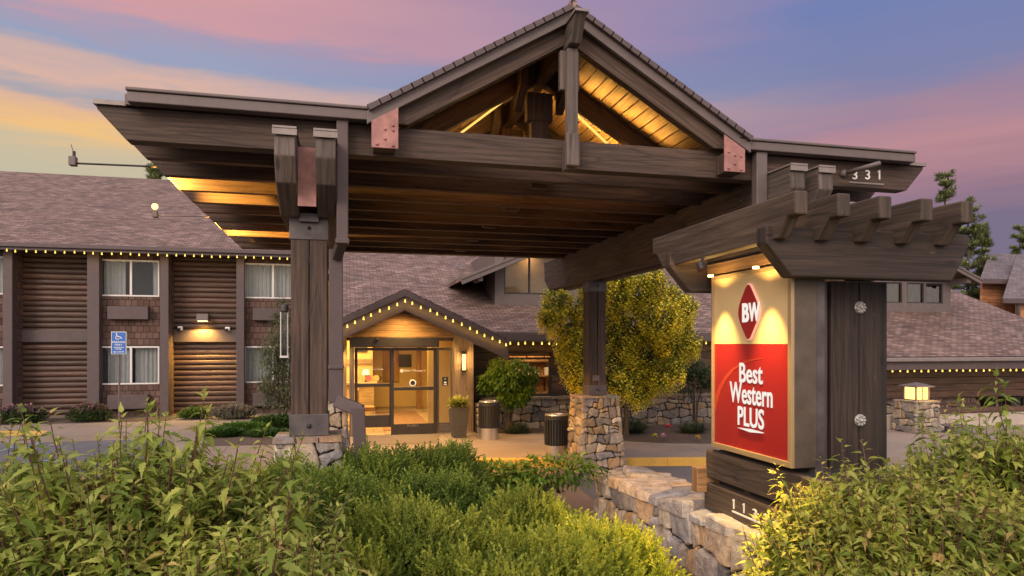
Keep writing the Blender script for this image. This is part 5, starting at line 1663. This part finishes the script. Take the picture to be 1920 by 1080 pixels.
# ---- patio on the right
pw = empty('patio_wall', (15, 15.0, AS), 'low cream patio wall with a dark top rail at the right edge', 'low wall')
q0 = W(1662, Y=14.9); q1 = W(1702, Y=14.9)
m = MB(); m.box(q0.x-.5, 22, 14.9, 15.1, AS-.1, W(1700,778,Y=14.9).z); m.build('wall', M['stucco'], pw, .01)
m = MB(); m.box(W(1750,Y=14.88).x, 22, 14.86, 15.14, W(1700,777,Y=14.9).z, W(1700,768,Y=14.9).z); m.build('top_rail', M['log'], pw, .01)
lx = W(1727, Y=14.2)
lp = pier(lx.x, 14.35, W(1727,752,Y=14.1).z, .40, .36, AS-.05, 'grey stone pier carrying the square glowing lantern', .8, (.26,.2))
zt_ = W(1727,752,Y=14.1).z
ln = empty('lantern', (lx.x, 14.35, zt_), 'square glowing lantern with a flat brown hat on the grey patio pier', 'lantern')
m = MB(); s_ = .19
for a_, b_ in ((-1,-1),(1,-1),(1,1),(-1,1)): m.box(lx.x+a_*s_-.018, lx.x+a_*s_+.018, 14.35+b_*s_-.018, 14.35+b_*s_+.018, zt_, zt_+.34)
m.box(lx.x-s_-.02, lx.x+s_+.02, 14.35-s_-.02, 14.35+s_+.02, zt_, zt_+.03)
m.box(lx.x-s_, lx.x+s_, 14.35-s_-.012, 14.35-s_+.012, zt_+.235, zt_+.25); m.box(lx.x-.008, lx.x+.008, 14.35-s_-.012, 14.35-s_+.012, zt_, zt_+.34)
m.prism([(lx.x-.29,14.06,zt_+.34),(lx.x+.29,14.06,zt_+.34),(lx.x+.29,14.64,zt_+.34),(lx.x-.29,14.64,zt_+.34)], (0,0,.03), (1,0,0))
m.add([(lx.x-.29,14.06,zt_+.37),(lx.x+.29,14.06,zt_+.37),(lx.x+.29,14.64,zt_+.37),(lx.x-.29,14.64,zt_+.37),(lx.x,14.35,zt_+.46)], [(0,1,4),(1,2,4),(2,3,4),(3,0,4)])
m.build('frame', M['trim_l'], ln, .004)
box_obj('glowing_glass', emit('lantern_glow', (1,.60,.14), 3.0), ln, lx.x-s_+.01, lx.x+s_-.01, 14.35-s_+.01, 14.35+s_-.01, zt_+.032, zt_+.335)
lamp('lantern_light', 'POINT', (lx.x, 13.95, zt_+.2), 12, (1,.6,.2), .15, parent=ln)
# slatted garden chairs on the patio
def slat_chair(px, y, label, rot=0):
    q = W(px, Y=y); zf = -.55
    e = empty('garden_chair', (q.x, y, zf), label, 'garden chair')
    wd = M['log']
    zt2 = W(px, 749, Y=y).z
    m = MB()
    for i in range(6):
        x_ = q.x-.30+i*.115; m.bar((x_, y+.3, zf+.35), (x_, y+.55, zt2-.01*abs(i-2.5)**2), .085, .02, up=(0,1,0))
    m.bar((q.x-.34,y+.50,zt2-.18),(q.x+.34,y+.50,zt2-.18),.03,.07)
    m.build('backrest', wd, e, .004)
    m = MB()
    for i in range(5): m.box(q.x-.3, q.x+.3, y-.25+i*.11, y-.16+i*.11, zf+.38-.01*i, zf+.40-.01*i)
    m.build('seat', wd, e, .004)
    for sx_ in (-.36,.30):
        m = MB(); m.box(q.x+sx_, q.x+sx_+.06, y-.3, y+.4, zf+.58, zf+.61); m.build('armrest', wd, e, .004)
        for dy in (-.28,.30):
            m = MB(); m.box(q.x+sx_, q.x+sx_+.06, y+dy, y+dy+.06, zf, zf+.57); m.build('leg', wd, e, .004)
slat_chair(1785, 15.6, 'slatted dark red chair behind the patio wall, just right of the lantern pier')
slat_chair(1850, 15.9, 'slatted dark red chair farther right behind the patio wall')
# round table in front
q = W(1797, 797, Y=13.9)
tb_ = empty('patio_table', (q.x, 13.9, AS), 'small round grey table in front of the cream patio wall', 'table')
m = MB(); m.lathe((q.x,13.9,q.z-.03), [(.36,0),(.38,.015),(.36,.03)], 28); m.build('tabletop', M['trim_l'], tb_)
m = MB(); m.lathe((q.x,13.9,AS+.0), [(.3,0),(.28,.02),(.30,.2),(.30,q.z-AS-.04)], 20); m.build('pedestal', plain('blue_grey_metal', (.10,.12,.15), .5, .2), tb_)

# ============================================================ VEGETATION
LEAF_L = leafm('shrub_leaf', [(.12,.18,.03),(.235,.30,.05),(.37,.41,.09),(.48,.47,.13),(.48,.32,.14)], .55, .42)
LEAF_R = leafm('shrub_leaf_warm', [(.13,.185,.028),(.25,.305,.05),(.38,.40,.08),(.47,.42,.12),(.47,.27,.12)], .55, .42)
def leafy_shrub(label, cx, cy, rx, ry, ztop, zb, nst, nleaf, seed, mat, tall=.06, leaf=.085, rot=0):
    """dome of upright red-brown stems carrying lobed pointed leaves"""
    rng = np.random.default_rng(seed)
    e = empty('leafy_shrub', (cx, cy, zb), label, 'shrub')
    stems = MB()
    pos = []; dirs = []; ups = []; sc = []; rn = []
    for k in range(nst):
        a = rng.uniform(0, 2*PI); r = math.sqrt(rng.uniform(0, 1))
        ex, ey = math.cos(a)*r, math.sin(a)*r
        lx, ly = ex*rx, ey*ry
        tx, ty = cx+lx*math.cos(rot)-ly*math.sin(rot), cy+lx*math.sin(rot)+ly*math.cos(rot)
        lump = .07*math.sin(tx*3.1+seed)+.06*math.sin(ty*4.3+seed*2)
        hz = zb+(ztop-zb)*math.sqrt(max(.03, 1-r**2.6))+lump+rng.normal(0, .035)
        isT = rng.random() < tall
        if isT: hz += rng.uniform(.08, .38)
        bx, by = cx+(tx-cx)*.72, cy+(ty-cy)*.72
        bz = max(zb, hz-rng.uniform(.45,.75))
        lean = rng.normal(0, .05, 2)
        pts = []
        for i in range(5):
            f = i/4
            pts.append(Vector((bx+(tx-bx)*f+lean[0]*math.sin(f*2), by+(ty-by)*f+lean[1]*math.sin(f*2), bz+(hz-bz)*f)))
        stems.tube(pts, [.0048,.0044,.0038,.003,.0018], 4, caps=False)
        n = int(nleaf*1.22*(1.0 if not isT else .8)*rng.uniform(.8, 1.2))
        for i in range(n):
            f = .22+.78*(i+.5)/n
            j = min(3, int(f*4)); p = pts[j].lerp(pts[j+1], f*4-j)
            b = i*1.9+rng.uniform(-.5,.5)
            top = (f-.22)/.78
            el = .15-.55*(1-top)+rng.normal(0, .3)
            if top > .88: el += .7
            d = (math.cos(b)*math.cos(el), math.sin(b)*math.cos(el), math.sin(el))
            off = rng.uniform(.01, .05)*(1-top*.6)
            pos.append((p.x+d[0]*off, p.y+d[1]*off, p.z+d[2]*off))
            dirs.append(d); ups.append((rng.normal(0,.25), rng.normal(0,.25), 1))
            sc.append(leaf*.86*rng.uniform(.55, 1.4)*(1.0-.50*max(0, top-.72)/.28))
            c = rng.uniform(0, .55)+.40*max(0, top-.55)
            if rng.random() < .035: c = rng.uniform(.85, 1)
            rn.append(min(1, c))
    stems.build('stems', M['stem'], e)
    tv, tf = lobed_leaf()
    scatter('leaves', mat, tv, tf, pos, dirs, ups, np.array(sc), rn, e)
    return e
def cxy(lat_, D):
    p = P(lat_, D); return p.x, p.y
x, y = cxy(-1.95, 3.55)
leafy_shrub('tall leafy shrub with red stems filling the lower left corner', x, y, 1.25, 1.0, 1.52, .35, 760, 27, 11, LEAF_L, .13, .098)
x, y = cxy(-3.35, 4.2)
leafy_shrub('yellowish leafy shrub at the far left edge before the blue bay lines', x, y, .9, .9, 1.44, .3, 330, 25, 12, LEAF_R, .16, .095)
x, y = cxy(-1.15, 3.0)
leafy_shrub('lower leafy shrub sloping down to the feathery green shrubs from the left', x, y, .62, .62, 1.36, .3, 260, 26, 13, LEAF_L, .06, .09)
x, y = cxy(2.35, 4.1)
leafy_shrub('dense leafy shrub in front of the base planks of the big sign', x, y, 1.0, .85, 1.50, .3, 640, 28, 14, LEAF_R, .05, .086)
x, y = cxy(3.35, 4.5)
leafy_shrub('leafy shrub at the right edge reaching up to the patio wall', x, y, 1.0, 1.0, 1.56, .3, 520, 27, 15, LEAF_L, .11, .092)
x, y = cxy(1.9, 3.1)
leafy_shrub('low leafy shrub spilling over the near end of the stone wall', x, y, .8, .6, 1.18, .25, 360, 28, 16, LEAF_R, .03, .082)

# feathery evergreen mounds (heath / juniper)
def feathery(label, cx, cy, rx, ry, ztop, zb, n, seed, mat, sl=.13, nl=16, rot=0, kind='evergreen_shrub', tall=.5):
    rng = np.random.default_rng(seed)
    e = empty(kind, (cx, cy, zb), label, 'shrub')
    a = rng.uniform(0, 2*PI, n); r = np.sqrt(rng.uniform(0, 1, n))*1.0
    dep = rng.uniform(0, 1, n)**1.5*.30
    lx = np.cos(a)*r*rx; ly = np.sin(a)*r*ry
    x = cx+lx*math.cos(rot)-ly*math.sin(rot); y = cy+lx*math.sin(rot)+ly*math.cos(rot)
    lump = .085*np.sin(x*5.3+seed)*np.sin(y*4.7+seed*1.3)+.065*np.sin(x*11+y*7+seed)+.05*np.sin(x*23-y*19)*np.sin(x*17+y*21)
    z = zb+(ztop-zb)*np.sqrt(np.clip(1-r**3, .0, 1))+lump*1.2-dep*(.8)
    dx = np.cos(a)*r*.7+rng.normal(0,.38,n); dy = np.sin(a)*r*.7+rng.normal(0,.38,n); dz = np.full(n, 1.0)*tall+rng.uniform(0,.7,n)
    d = np.stack([dx,dy,dz],1)
    tv, tf = sprig(nl)
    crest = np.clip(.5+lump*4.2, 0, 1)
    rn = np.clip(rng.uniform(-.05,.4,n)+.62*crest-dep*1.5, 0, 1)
    scatter('foliage', mat, tv, tf, np.stack([x,y,z],1), d, rng.normal(size=(n,3)), rng.uniform(.7,1.35,n)*sl, rn, e)
    # twigs
    m = MB()
    for k in range(26):
        t = rng.uniform(0, 2*PI); q = math.sqrt(rng.uniform(0,1))*.8
        m.tube([(cx+math.cos(t)*q*.3*rx, cy+math.sin(t)*q*.3*ry, zb), (cx+math.cos(t)*q*.8*rx, cy+math.sin(t)*q*.8*ry, zb+(ztop-zb)*.55), (cx+math.cos(t)*q*rx, cy+math.sin(t)*q*ry, zb+(ztop-zb)*.8*math.sqrt(1-q*q))], [.012,.008,.004], 5, caps=False)
    m.build('branches', M['bark'], e)
    return e
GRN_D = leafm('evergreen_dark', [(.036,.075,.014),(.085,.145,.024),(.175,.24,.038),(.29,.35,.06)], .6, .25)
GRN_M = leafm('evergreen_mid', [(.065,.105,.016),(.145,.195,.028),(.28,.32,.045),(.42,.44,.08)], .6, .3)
GRN_Y = leafm('evergreen_lamplit', [(.07,.11,.012),(.15,.20,.018),(.29,.33,.035),(.42,.42,.06)], .6, .3)  # yellow of the garden lamp is put into this leaf colour
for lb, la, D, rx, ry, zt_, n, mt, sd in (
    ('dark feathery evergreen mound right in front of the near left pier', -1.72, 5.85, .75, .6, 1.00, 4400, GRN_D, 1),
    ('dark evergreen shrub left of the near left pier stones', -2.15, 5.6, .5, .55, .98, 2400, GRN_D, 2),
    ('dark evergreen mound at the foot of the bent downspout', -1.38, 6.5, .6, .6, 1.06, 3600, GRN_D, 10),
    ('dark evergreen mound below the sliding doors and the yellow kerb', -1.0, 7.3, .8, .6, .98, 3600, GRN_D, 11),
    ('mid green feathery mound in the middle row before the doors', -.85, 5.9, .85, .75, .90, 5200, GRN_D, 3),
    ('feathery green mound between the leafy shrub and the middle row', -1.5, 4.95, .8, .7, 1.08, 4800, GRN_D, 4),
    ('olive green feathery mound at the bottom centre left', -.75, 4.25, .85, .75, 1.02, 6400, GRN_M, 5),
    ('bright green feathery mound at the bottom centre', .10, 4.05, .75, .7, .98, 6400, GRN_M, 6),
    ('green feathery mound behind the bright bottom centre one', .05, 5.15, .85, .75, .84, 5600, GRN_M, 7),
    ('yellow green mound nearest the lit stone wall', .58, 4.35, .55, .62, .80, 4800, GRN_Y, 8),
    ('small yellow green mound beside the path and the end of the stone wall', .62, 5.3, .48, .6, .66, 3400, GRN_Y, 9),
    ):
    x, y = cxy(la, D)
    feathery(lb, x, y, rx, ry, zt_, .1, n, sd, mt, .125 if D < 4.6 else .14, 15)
# broad leaved low shrub behind
def leafball(name, label, c, rad, n, mat, leaf, seed, lobes=9, w=.22, squash=1.0, droop=.3, cat='shrub', trunk=None, stems=0, shell=.55):
    rng = np.random.default_rng(seed)
    c = np.array(c, float)
    e = empty(name, (c[0], c[1], trunk if trunk is not None else c[2]-rad[2]), label, cat)
    cen = rng.normal(size=(lobes,3)); cen /= np.linalg.norm(cen,axis=1,keepdims=True); cen *= rng.uniform(.45,.78,(lobes,1))
    rr = rng.uniform(.30,.50,lobes)
    k = rng.integers(0, lobes, n)
    u = rng.normal(size=(n,3)); u /= np.linalg.norm(u,axis=1,keepdims=True)
    f = rng.uniform(shell, 1.08, (n,1))
    q = cen[k]+u*rr[k][:,None]*f
    pos = c+q*np.array(rad)
    d = u+rng.normal(0,.5,(n,3)); d[:,2] -= droop
    rn = np.clip(.25+.35*u[:,2]+.25*(f[:,0]-shell)/(1.08-shell)+rng.uniform(-.15,.25,n), 0, 1)
    tv, tf = simple_leaf(w, .3, .25)
    ups = np.tile([0,0,1.],(n,1))+rng.normal(0,.4,(n,3))
    crown = scatter('crown' if trunk is not None else 'foliage', mat, tv, tf, pos, d, ups, rng.uniform(.7,1.3,n)*leaf, rn, e)
    m = MB()
    z0 = trunk if trunk is not None else c[2]-rad[2]
    for i in range(lobes):
        t = c+cen[i]*np.array(rad)*.9
        mid = (np.array([c[0]+(t[0]-c[0])*.25, c[1]+(t[1]-c[1])*.25, z0+(t[2]-z0)*.5]))
        m.tube([(c[0]+cen[i][0]*.05, c[1]+cen[i][1]*.05, z0-.02), tuple(mid), tuple(t)], [.03*max(rad),.02*max(rad),.008*max(rad)], 6, caps=False)
    m.build('trunk' if trunk is not None else 'stems', M['bark'], e)
    return e
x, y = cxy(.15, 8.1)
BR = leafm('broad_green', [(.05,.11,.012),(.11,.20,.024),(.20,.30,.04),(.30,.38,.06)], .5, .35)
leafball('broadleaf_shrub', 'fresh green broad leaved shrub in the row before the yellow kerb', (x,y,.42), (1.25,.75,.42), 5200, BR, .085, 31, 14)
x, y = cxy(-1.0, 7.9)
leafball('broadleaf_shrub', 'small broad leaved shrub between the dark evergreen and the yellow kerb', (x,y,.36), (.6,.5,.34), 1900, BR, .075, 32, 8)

# round green tree-like shrub by the lobby window
p = W(955, 716, Y=16.4)
leafball('green_shrub', 'bright green rounded shrub in front of the warm lobby window', (p.x,16.45,p.z-.04), (.72,.62,.70), 5200, leafm('maple_green', [(.04,.09,.008),(.09,.17,.015),(.17,.26,.03),(.28,.36,.05)], .45, .4), .10, 41, 12, .26, droop=.5, trunk=.0)
p = W(1315, 705, Y=15.6)
leafball('green_shrub', 'dark green shrub standing left of the big sign before the dark wall', (p.x,15.9,p.z), (.55,.5,.62), 2600, leafm('dusty_green', [(.025,.05,.02),(.05,.085,.035),(.09,.13,.06)], .6, .3), .07, 42, 9, .22, trunk=.0)
for (px, r, h), lb in (((1195,.35,.42), 'grey green grassy tuft right of the tapered pier'), ((1310,.3,.36), 'dark tuft of leaves beside the left foot of the big sign'), ((975,.35,.30), 'low dark plant at the foot of the stone base behind the bins')):
    q = W(px, 815, Z=0)
    n = 700; rng = np.random.default_rng(px)
    a = rng.uniform(0,2*PI,n); el = rng.uniform(.5,1.4,n)
    e = empty('grass_tuft', (q.x, q.y+.3, 0), lb, 'plant')
    d = np.stack([np.cos(a)*np.cos(el), np.sin(a)*np.cos(el), np.sin(el)],1)
    tv, tf = simple_leaf(.05,.3,.3)
    b = np.stack([q.x+rng.uniform(-r,r,n)*.6, q.y+.3+rng.uniform(-r,r,n)*.5, np.full(n,.0)],1)
    scatter('blades', leafm('greygreen_blade', [(.04,.06,.035),(.09,.12,.075),(.14,.17,.11)], .6,.2) if 'greygreen_blade' not in bpy.data.materials else bpy.data.materials['greygreen_blade'], tv, tf, b, d, np.tile([0,0,1.],(n,1)), rng.uniform(.6,1.1,n)*h, rng.random(n), e)
# little bedding flowers
for px, py, cc, lb in ((1252,801,(.5,.03,.05),'red flower on a short stem before the stone base'), (1243,818,(.6,.35,.5),'pale pink flower low in the bed before the stone base'), (1227,818,(.5,.5,.05),'yellow green flower low in the bed before the stone base'), (1308,821,(.6,.4,.05),'yellow flower low in the bed near the big sign')):
    q = W(px, 828, Z=0); z = W(px, py, Y=q.y).z
    e = empty('bedding_flower', (q.x, q.y, 0), lb, 'flower')
    m = MB(); m.tube([(q.x,q.y,0),(q.x+.01,q.y,z)], .008, 5); m.build('stem', M['stem'], e)
    rng = np.random.default_rng(px); n = 26
    u = unit(n); u[:,2] = abs(u[:,2])*.7
    tv, tf = simple_leaf(.4,.2,.1)
    scatter('petals', plain('petal', cc, .6, var=.1, bmp=0), tv, tf, np.tile([q.x+.01,q.y,z],(n,1)), u, np.tile([0,0,1.],(n,1)), np.full(n,.085), rng.random(n), e)

# golden flowering tree behind the right rear post
def golden_tree():
    rng = np.random.default_rng(77)
    base = W(1170, 812, Y=15.2)
    e = empty('golden_chain_tree', (base.x, 15.2, 0), 'tree full of hanging yellow blossom beside the right canopy post', 'tree')
    Yc = 15.0
    lob_ = []   # px, py, radius px
    for px, py, r in ((1045,560,30),(1060,600,34),(1085,640,34),(1075,680,26),(1150,545,40),(1200,540,36),(1180,600,52),(1240,590,44),(1262,640,38),(1215,650,46),(1150,660,46),(1185,700,32),(1240,700,26),(1100,580,30),(1140,610,44),(1275,600,26),(1065,650,24),(1110,540,26),(1100,700,20),(1030,590,20),(1290,640,24),(1285,570,22),(1255,555,26),(1225,520,22),(1165,520,20),(1215,720,22),(1160,715,24),(1080,710,16),(1262,690,22),(1195,735,18)):
        p = W(px, py, Y=Yc+rng.uniform(-.5,.5)); lob_.append((p, .84*r*p.dot(FD)/1280))
    br = MB()
    t0 = Vector((base.x, 15.2, 0))
    fork = [Vector((base.x-.1,15.2,1.0)), Vector((base.x+.12,15.25,1.1)), Vector((base.x+.02,15.1,.9))]
    for i, f in enumerate(fork): br.tube([t0+Vector(((i-1)*.08,0,-.05)), f], [.05,.035], 7, caps=False)
    pos=[];dr=[];sc=[];rn=[]; pos2=[];d2=[];s2=[];r2=[]
    for p, r in lob_:
        f = min(fork, key=lambda q: (q-p).length)
        br.tube([f, (f+p)/2+Vector((0,0,.15)), p], [.03,.018,.008], 6, caps=False)
        n = int(520*(r/.5)**1.6)+80
        for k in range(n):
            u = rng.normal(size=3); u /= np.linalg.norm(u)
            q = np.array(p)+u*r*np.array([1.05,1.1,1.0])*rng.uniform(.35,1.08)
            pos2.append(q); d2.append(u+rng.normal(0,.5,3)+[0,0,-.2]); s2.append(rng.uniform(.08,.15)); r2.append(np.clip(.4+.3*u[2]+rng.uniform(-.3,.3),0,1))
        for k in range(int(190*(r/.5)**1.5)+24):   # racemes
            u = rng.normal(size=3); u /= np.linalg.norm(u)
            q = np.array(p)+u*r*rng.uniform(.75,1.08)*np.array([1.15,1.1,1.05])
            ln = rng.uniform(.18,.44)
            cbase = rng.uniform(.2,1)
            for j in range(13):
                fz = j/13
                a = j*2.4; w_ = .042*(1-fz*.75)
                pos.append(q+[math.cos(a)*w_, math.sin(a)*w_, -ln*fz]); dr.append((math.cos(a), math.sin(a), -.5)); sc.append(.070*(1-fz*.45)); rn.append(np.clip(cbase+rng.uniform(-.25,.2),0,1))
    br.build('trunk', M['bark'], e)
    tv, tf = simple_leaf(.24,.3,.2)
    scatter('crown', leafm('tree_leaf', [(.04,.08,.02),(.09,.14,.03),(.18,.22,.045),(.30,.32,.06)],.5,.35), tv, tf, pos2, d2, np.tile([0,0,1.],(len(pos2),1)), np.array(s2), r2, e)
    tv, tf = simple_leaf(.42,.25,.15)
    scatter('blossom', leafm('yellow_blossom', [(.45,.42,.04),(.72,.62,.05),(.95,.78,.07),(.98,.84,.14)],.6,.35), tv, tf, pos, dr, np.tile([0,0,1.],(len(pos),1)), np.array(sc), rn, e)
golden_tree()

# slender grey-green young tree left of the near post
def slim_tree():
    rng = np.random.default_rng(5)
    Yt = 19.2
    base = W(530, 790, Y=Yt); 
    e = empty('slender_tree', (base.x, Yt, 0), 'slender grey green young tree just left of the near canopy post', 'tree')
    pos=[];dr=[];sc=[];rn=[]
    m = MB()
    for dx in (-.12,.05,.16): m.tube([(base.x+dx*.4,Yt,0),(base.x+dx,Yt,1.2),(base.x+dx*1.4,Yt,2.4)],[.03,.025,.01],6,caps=False)
    for px, py, r in ((520,600,14),(528,570,10),(518,640,24),(500,670,24),(530,680,26),(515,710,28),(538,720,26),(498,720,16),(540,640,22),(505,745,20),(530,752,20),(520,660,26),(542,600,14)):
        p = W(px, py, Y=Yt+rng.uniform(-.3,.3)); r = r*p.dot(FD)/1280
        m.tube([(base.x, Yt, max(.6,p.z-.9)), tuple(p)], [.018,.006], 5, caps=False)
        n = int(900*(r/.35)**1.5)+90
        u = rng.normal(size=(n,3)); u /= np.linalg.norm(u,axis=1,keepdims=True)
        q = np.array(p)+u*r*rng.uniform(.2,1.15,(n,1))
        pos.append(q); dr.append(u+rng.normal(0,.5,(n,3))+[0,0,.2]); sc.append(rng.uniform(.05,.10,n)); rn.append(rng.random(n))
    m.build('trunk', M['bark'], e)
    tv, tf = simple_leaf(.16,.3,.2)
    P_ = np.concatenate(pos)
    scatter('crown', leafm('grey_leaf', [(.08,.10,.05),(.15,.17,.09),(.25,.26,.15)],.6,.3), tv, tf, P_, np.concatenate(dr), np.tile([0,0,1.],(len(P_),1)), np.concatenate(sc), np.concatenate(rn), e)
slim_tree()

# flower clumps along the left wing
def clump(px, pyt, Yc, wpx, label, cols, flower=None, seed=1, n=2600, pybase=793, spike=False):
    rng = np.random.default_rng(seed)
    c = W(px, pybase, Y=Yc); t = W(px, pyt, Y=Yc); r = wpx/2*c.dot(FD)/1280; h = t.z
    e = empty('flower_clump' if flower else 'low_shrub', (c.x, Yc, 0), label, 'plant')
    a = rng.uniform(0,2*PI,n); q = np.sqrt(rng.uniform(0,1,n)); f = rng.uniform(.15,1,n)
    x = c.x+np.cos(a)*q*r*(.5+.5*f); y = Yc+np.sin(a)*q*r*.7*(.5+.5*f); z = h*f*np.sqrt(np.clip(1-q**2.5,0.02,1))*rng.uniform(.85,1.0,n)
    d = np.stack([np.cos(a)*q*.8+rng.normal(0,.3,n), np.sin(a)*q*.8+rng.normal(0,.3,n), np.ones(n)*(1.6 if spike else .7)],1)
    nm = 'clump_leaf_%d' % seed
    tv, tf = simple_leaf(.12 if spike else .2,.3,.2)
    scatter('foliage', leafm(nm, cols,.6,.3), tv, tf, np.stack([x,y,z],1), d, np.tile([0,0,1.],(n,1))+rng.normal(0,.3,(n,3)), rng.uniform(.07,.14,n)*(1.4 if spike else 1), rng.random(n)*.5+.5*f, e)
    if flower:
        k = int(n*.30); idx = np.argsort(-z+rng.uniform(0,.22*h,n))[:k]
        u = unit(k); u[:,2] = abs(u[:,2])
        tv, tf = simple_leaf(.4,.2,.1)
        scatter('blossom', leafm('blossom_%d' % seed, flower,.6,.3), tv, tf, np.stack([x[idx],y[idx],z[idx]+.05],1), u, np.tile([0,0,1.],(k,1)), rng.uniform(.05,.085,k), rng.random(k), e)
GG = [(.03,.06,.02),(.06,.10,.035),(.11,.15,.06)]
clump(38, 760, 21.9, 95, 'pink flowering clump at the far left below the log wall', GG, [(.20,.07,.12),(.34,.14,.22),(.42,.22,.30)], 1)
clump(168, 757, 21.9, 80, 'pink flowering clump behind the pole of the parking sign', GG, [(.20,.07,.12),(.30,.12,.18),(.36,.18,.22)], 2)
clump(365, 765, 21.9, 60, 'small green bush with pale specks under the lit log wall', [(.04,.08,.015),(.08,.14,.03),(.15,.21,.05)], None, 3, 1800)
clump(437, 762, 21.7, 86, 'grey lavender clump below the right end of the lit log wall', [(.07,.08,.05),(.13,.13,.10),(.20,.18,.16)], [(.20,.15,.20),(.28,.22,.28)], 4, 2600, spike=True)
clump(455, 795, 18.2, 110, 'fresh green ground shrub on the island left of the near pier', [(.03,.08,.01),(.07,.15,.02),(.13,.23,.035)], None, 5, 3600, 832)
clump(420, 805, 17.6, 80, 'low dark green shrub at the tip of the planting island', [(.02,.055,.01),(.045,.10,.018),(.08,.15,.03)], None, 6, 2400, 836)
clump(512, 780, 19.0, 90, 'loose green shrub under the slender young tree', [(.025,.06,.015),(.05,.10,.025),(.09,.15,.04)], None, 7, 2800, 830)
clump(505, 808, 17.4, 90, 'dark low shrub close to the left side of the near pier', [(.02,.05,.01),(.04,.09,.018),(.07,.13,.03)], None, 8, 2600, 836)

# conifers far away
def pine(px, pyt, pyb, Yp, label, seed, wpx, lean=0):
    rng = np.random.default_rng(seed)
    t = W(px, pyt, Y=Yp); b = W(px, pyb, Y=Yp); s = t.dot(FD)/1280
    e = empty('pine_tree', (b.x, Yp, -1), label, 'tree')
    m = MB(); m.tube([(b.x,Yp,-1),(b.x,Yp,t.z-.3)],[.22,.04],7,caps=False)
    pos=[];dr=[];sc=[];rn=[]
    H = t.z-b.z; nb = int(30+H*2.4)
    for k in range(nb):
        f = rng.uniform(0,1)**.9; z = b.z+H*f
        ln = wpx/2*s*(.35+.75*(1-f)**.6)*rng.uniform(.45,1.1); a = rng.uniform(0,2*PI)
        tip = np.array([b.x+math.cos(a)*ln, Yp+math.sin(a)*ln, z+rng.uniform(-.1,.5)*ln*.6])
        st = np.array([b.x, Yp, z]); m.tube([tuple(st), tuple(tip)], [.045,.012], 4, caps=False)
        for q in range(9):
            g_ = .35+.65*q/8; c = st+(tip-st)*g_+rng.normal(0,.10,3)
            n = 26; u = rng.normal(size=(n,3)); u[:,2] = abs(u[:,2])+.1; u /= np.linalg.norm(u,axis=1,keepdims=True)
            pos.append(np.tile(c,(n,1))+u*rng.uniform(0,.16,(n,1))); dr.append(u); sc.append(rng.uniform(.18,.36,n)); rn.append(rng.uniform(0,1,n))
    m.build('trunk', M['bark'], e)
    P_ = np.concatenate(pos); tv, tf = simple_leaf(.16,.3,.1)
    scatter('crown', bpy.data.materials.get('pine_needle') or leafm('pine_needle', [(.12,.15,.07),(.22,.26,.11),(.36,.38,.18)],.6,.2), tv, tf, P_, np.concatenate(dr), np.tile([0,0,1.],(len(P_),1)), np.concatenate(sc), np.concatenate(rn), e)
pine(1772, 325, 590, 44, 'tall pale green pine tree rising above the pergola rafter tips', 1, 70)
pine(1815, 372, 600, 46, 'second pine tree, nearer the grey roof of the distant lodge', 2, 84)
pine(1842, 425, 600, 47, 'shorter pine tree tucked behind the right dormer', 5, 50)
pine(1912, 425, 560, 56, 'pine tree top above the grey roof at the right edge', 3, 50)
pine(290, 318, 420, 52, 'little pine crown peeping over the left roof ridge beside the canopy', 4, 56)
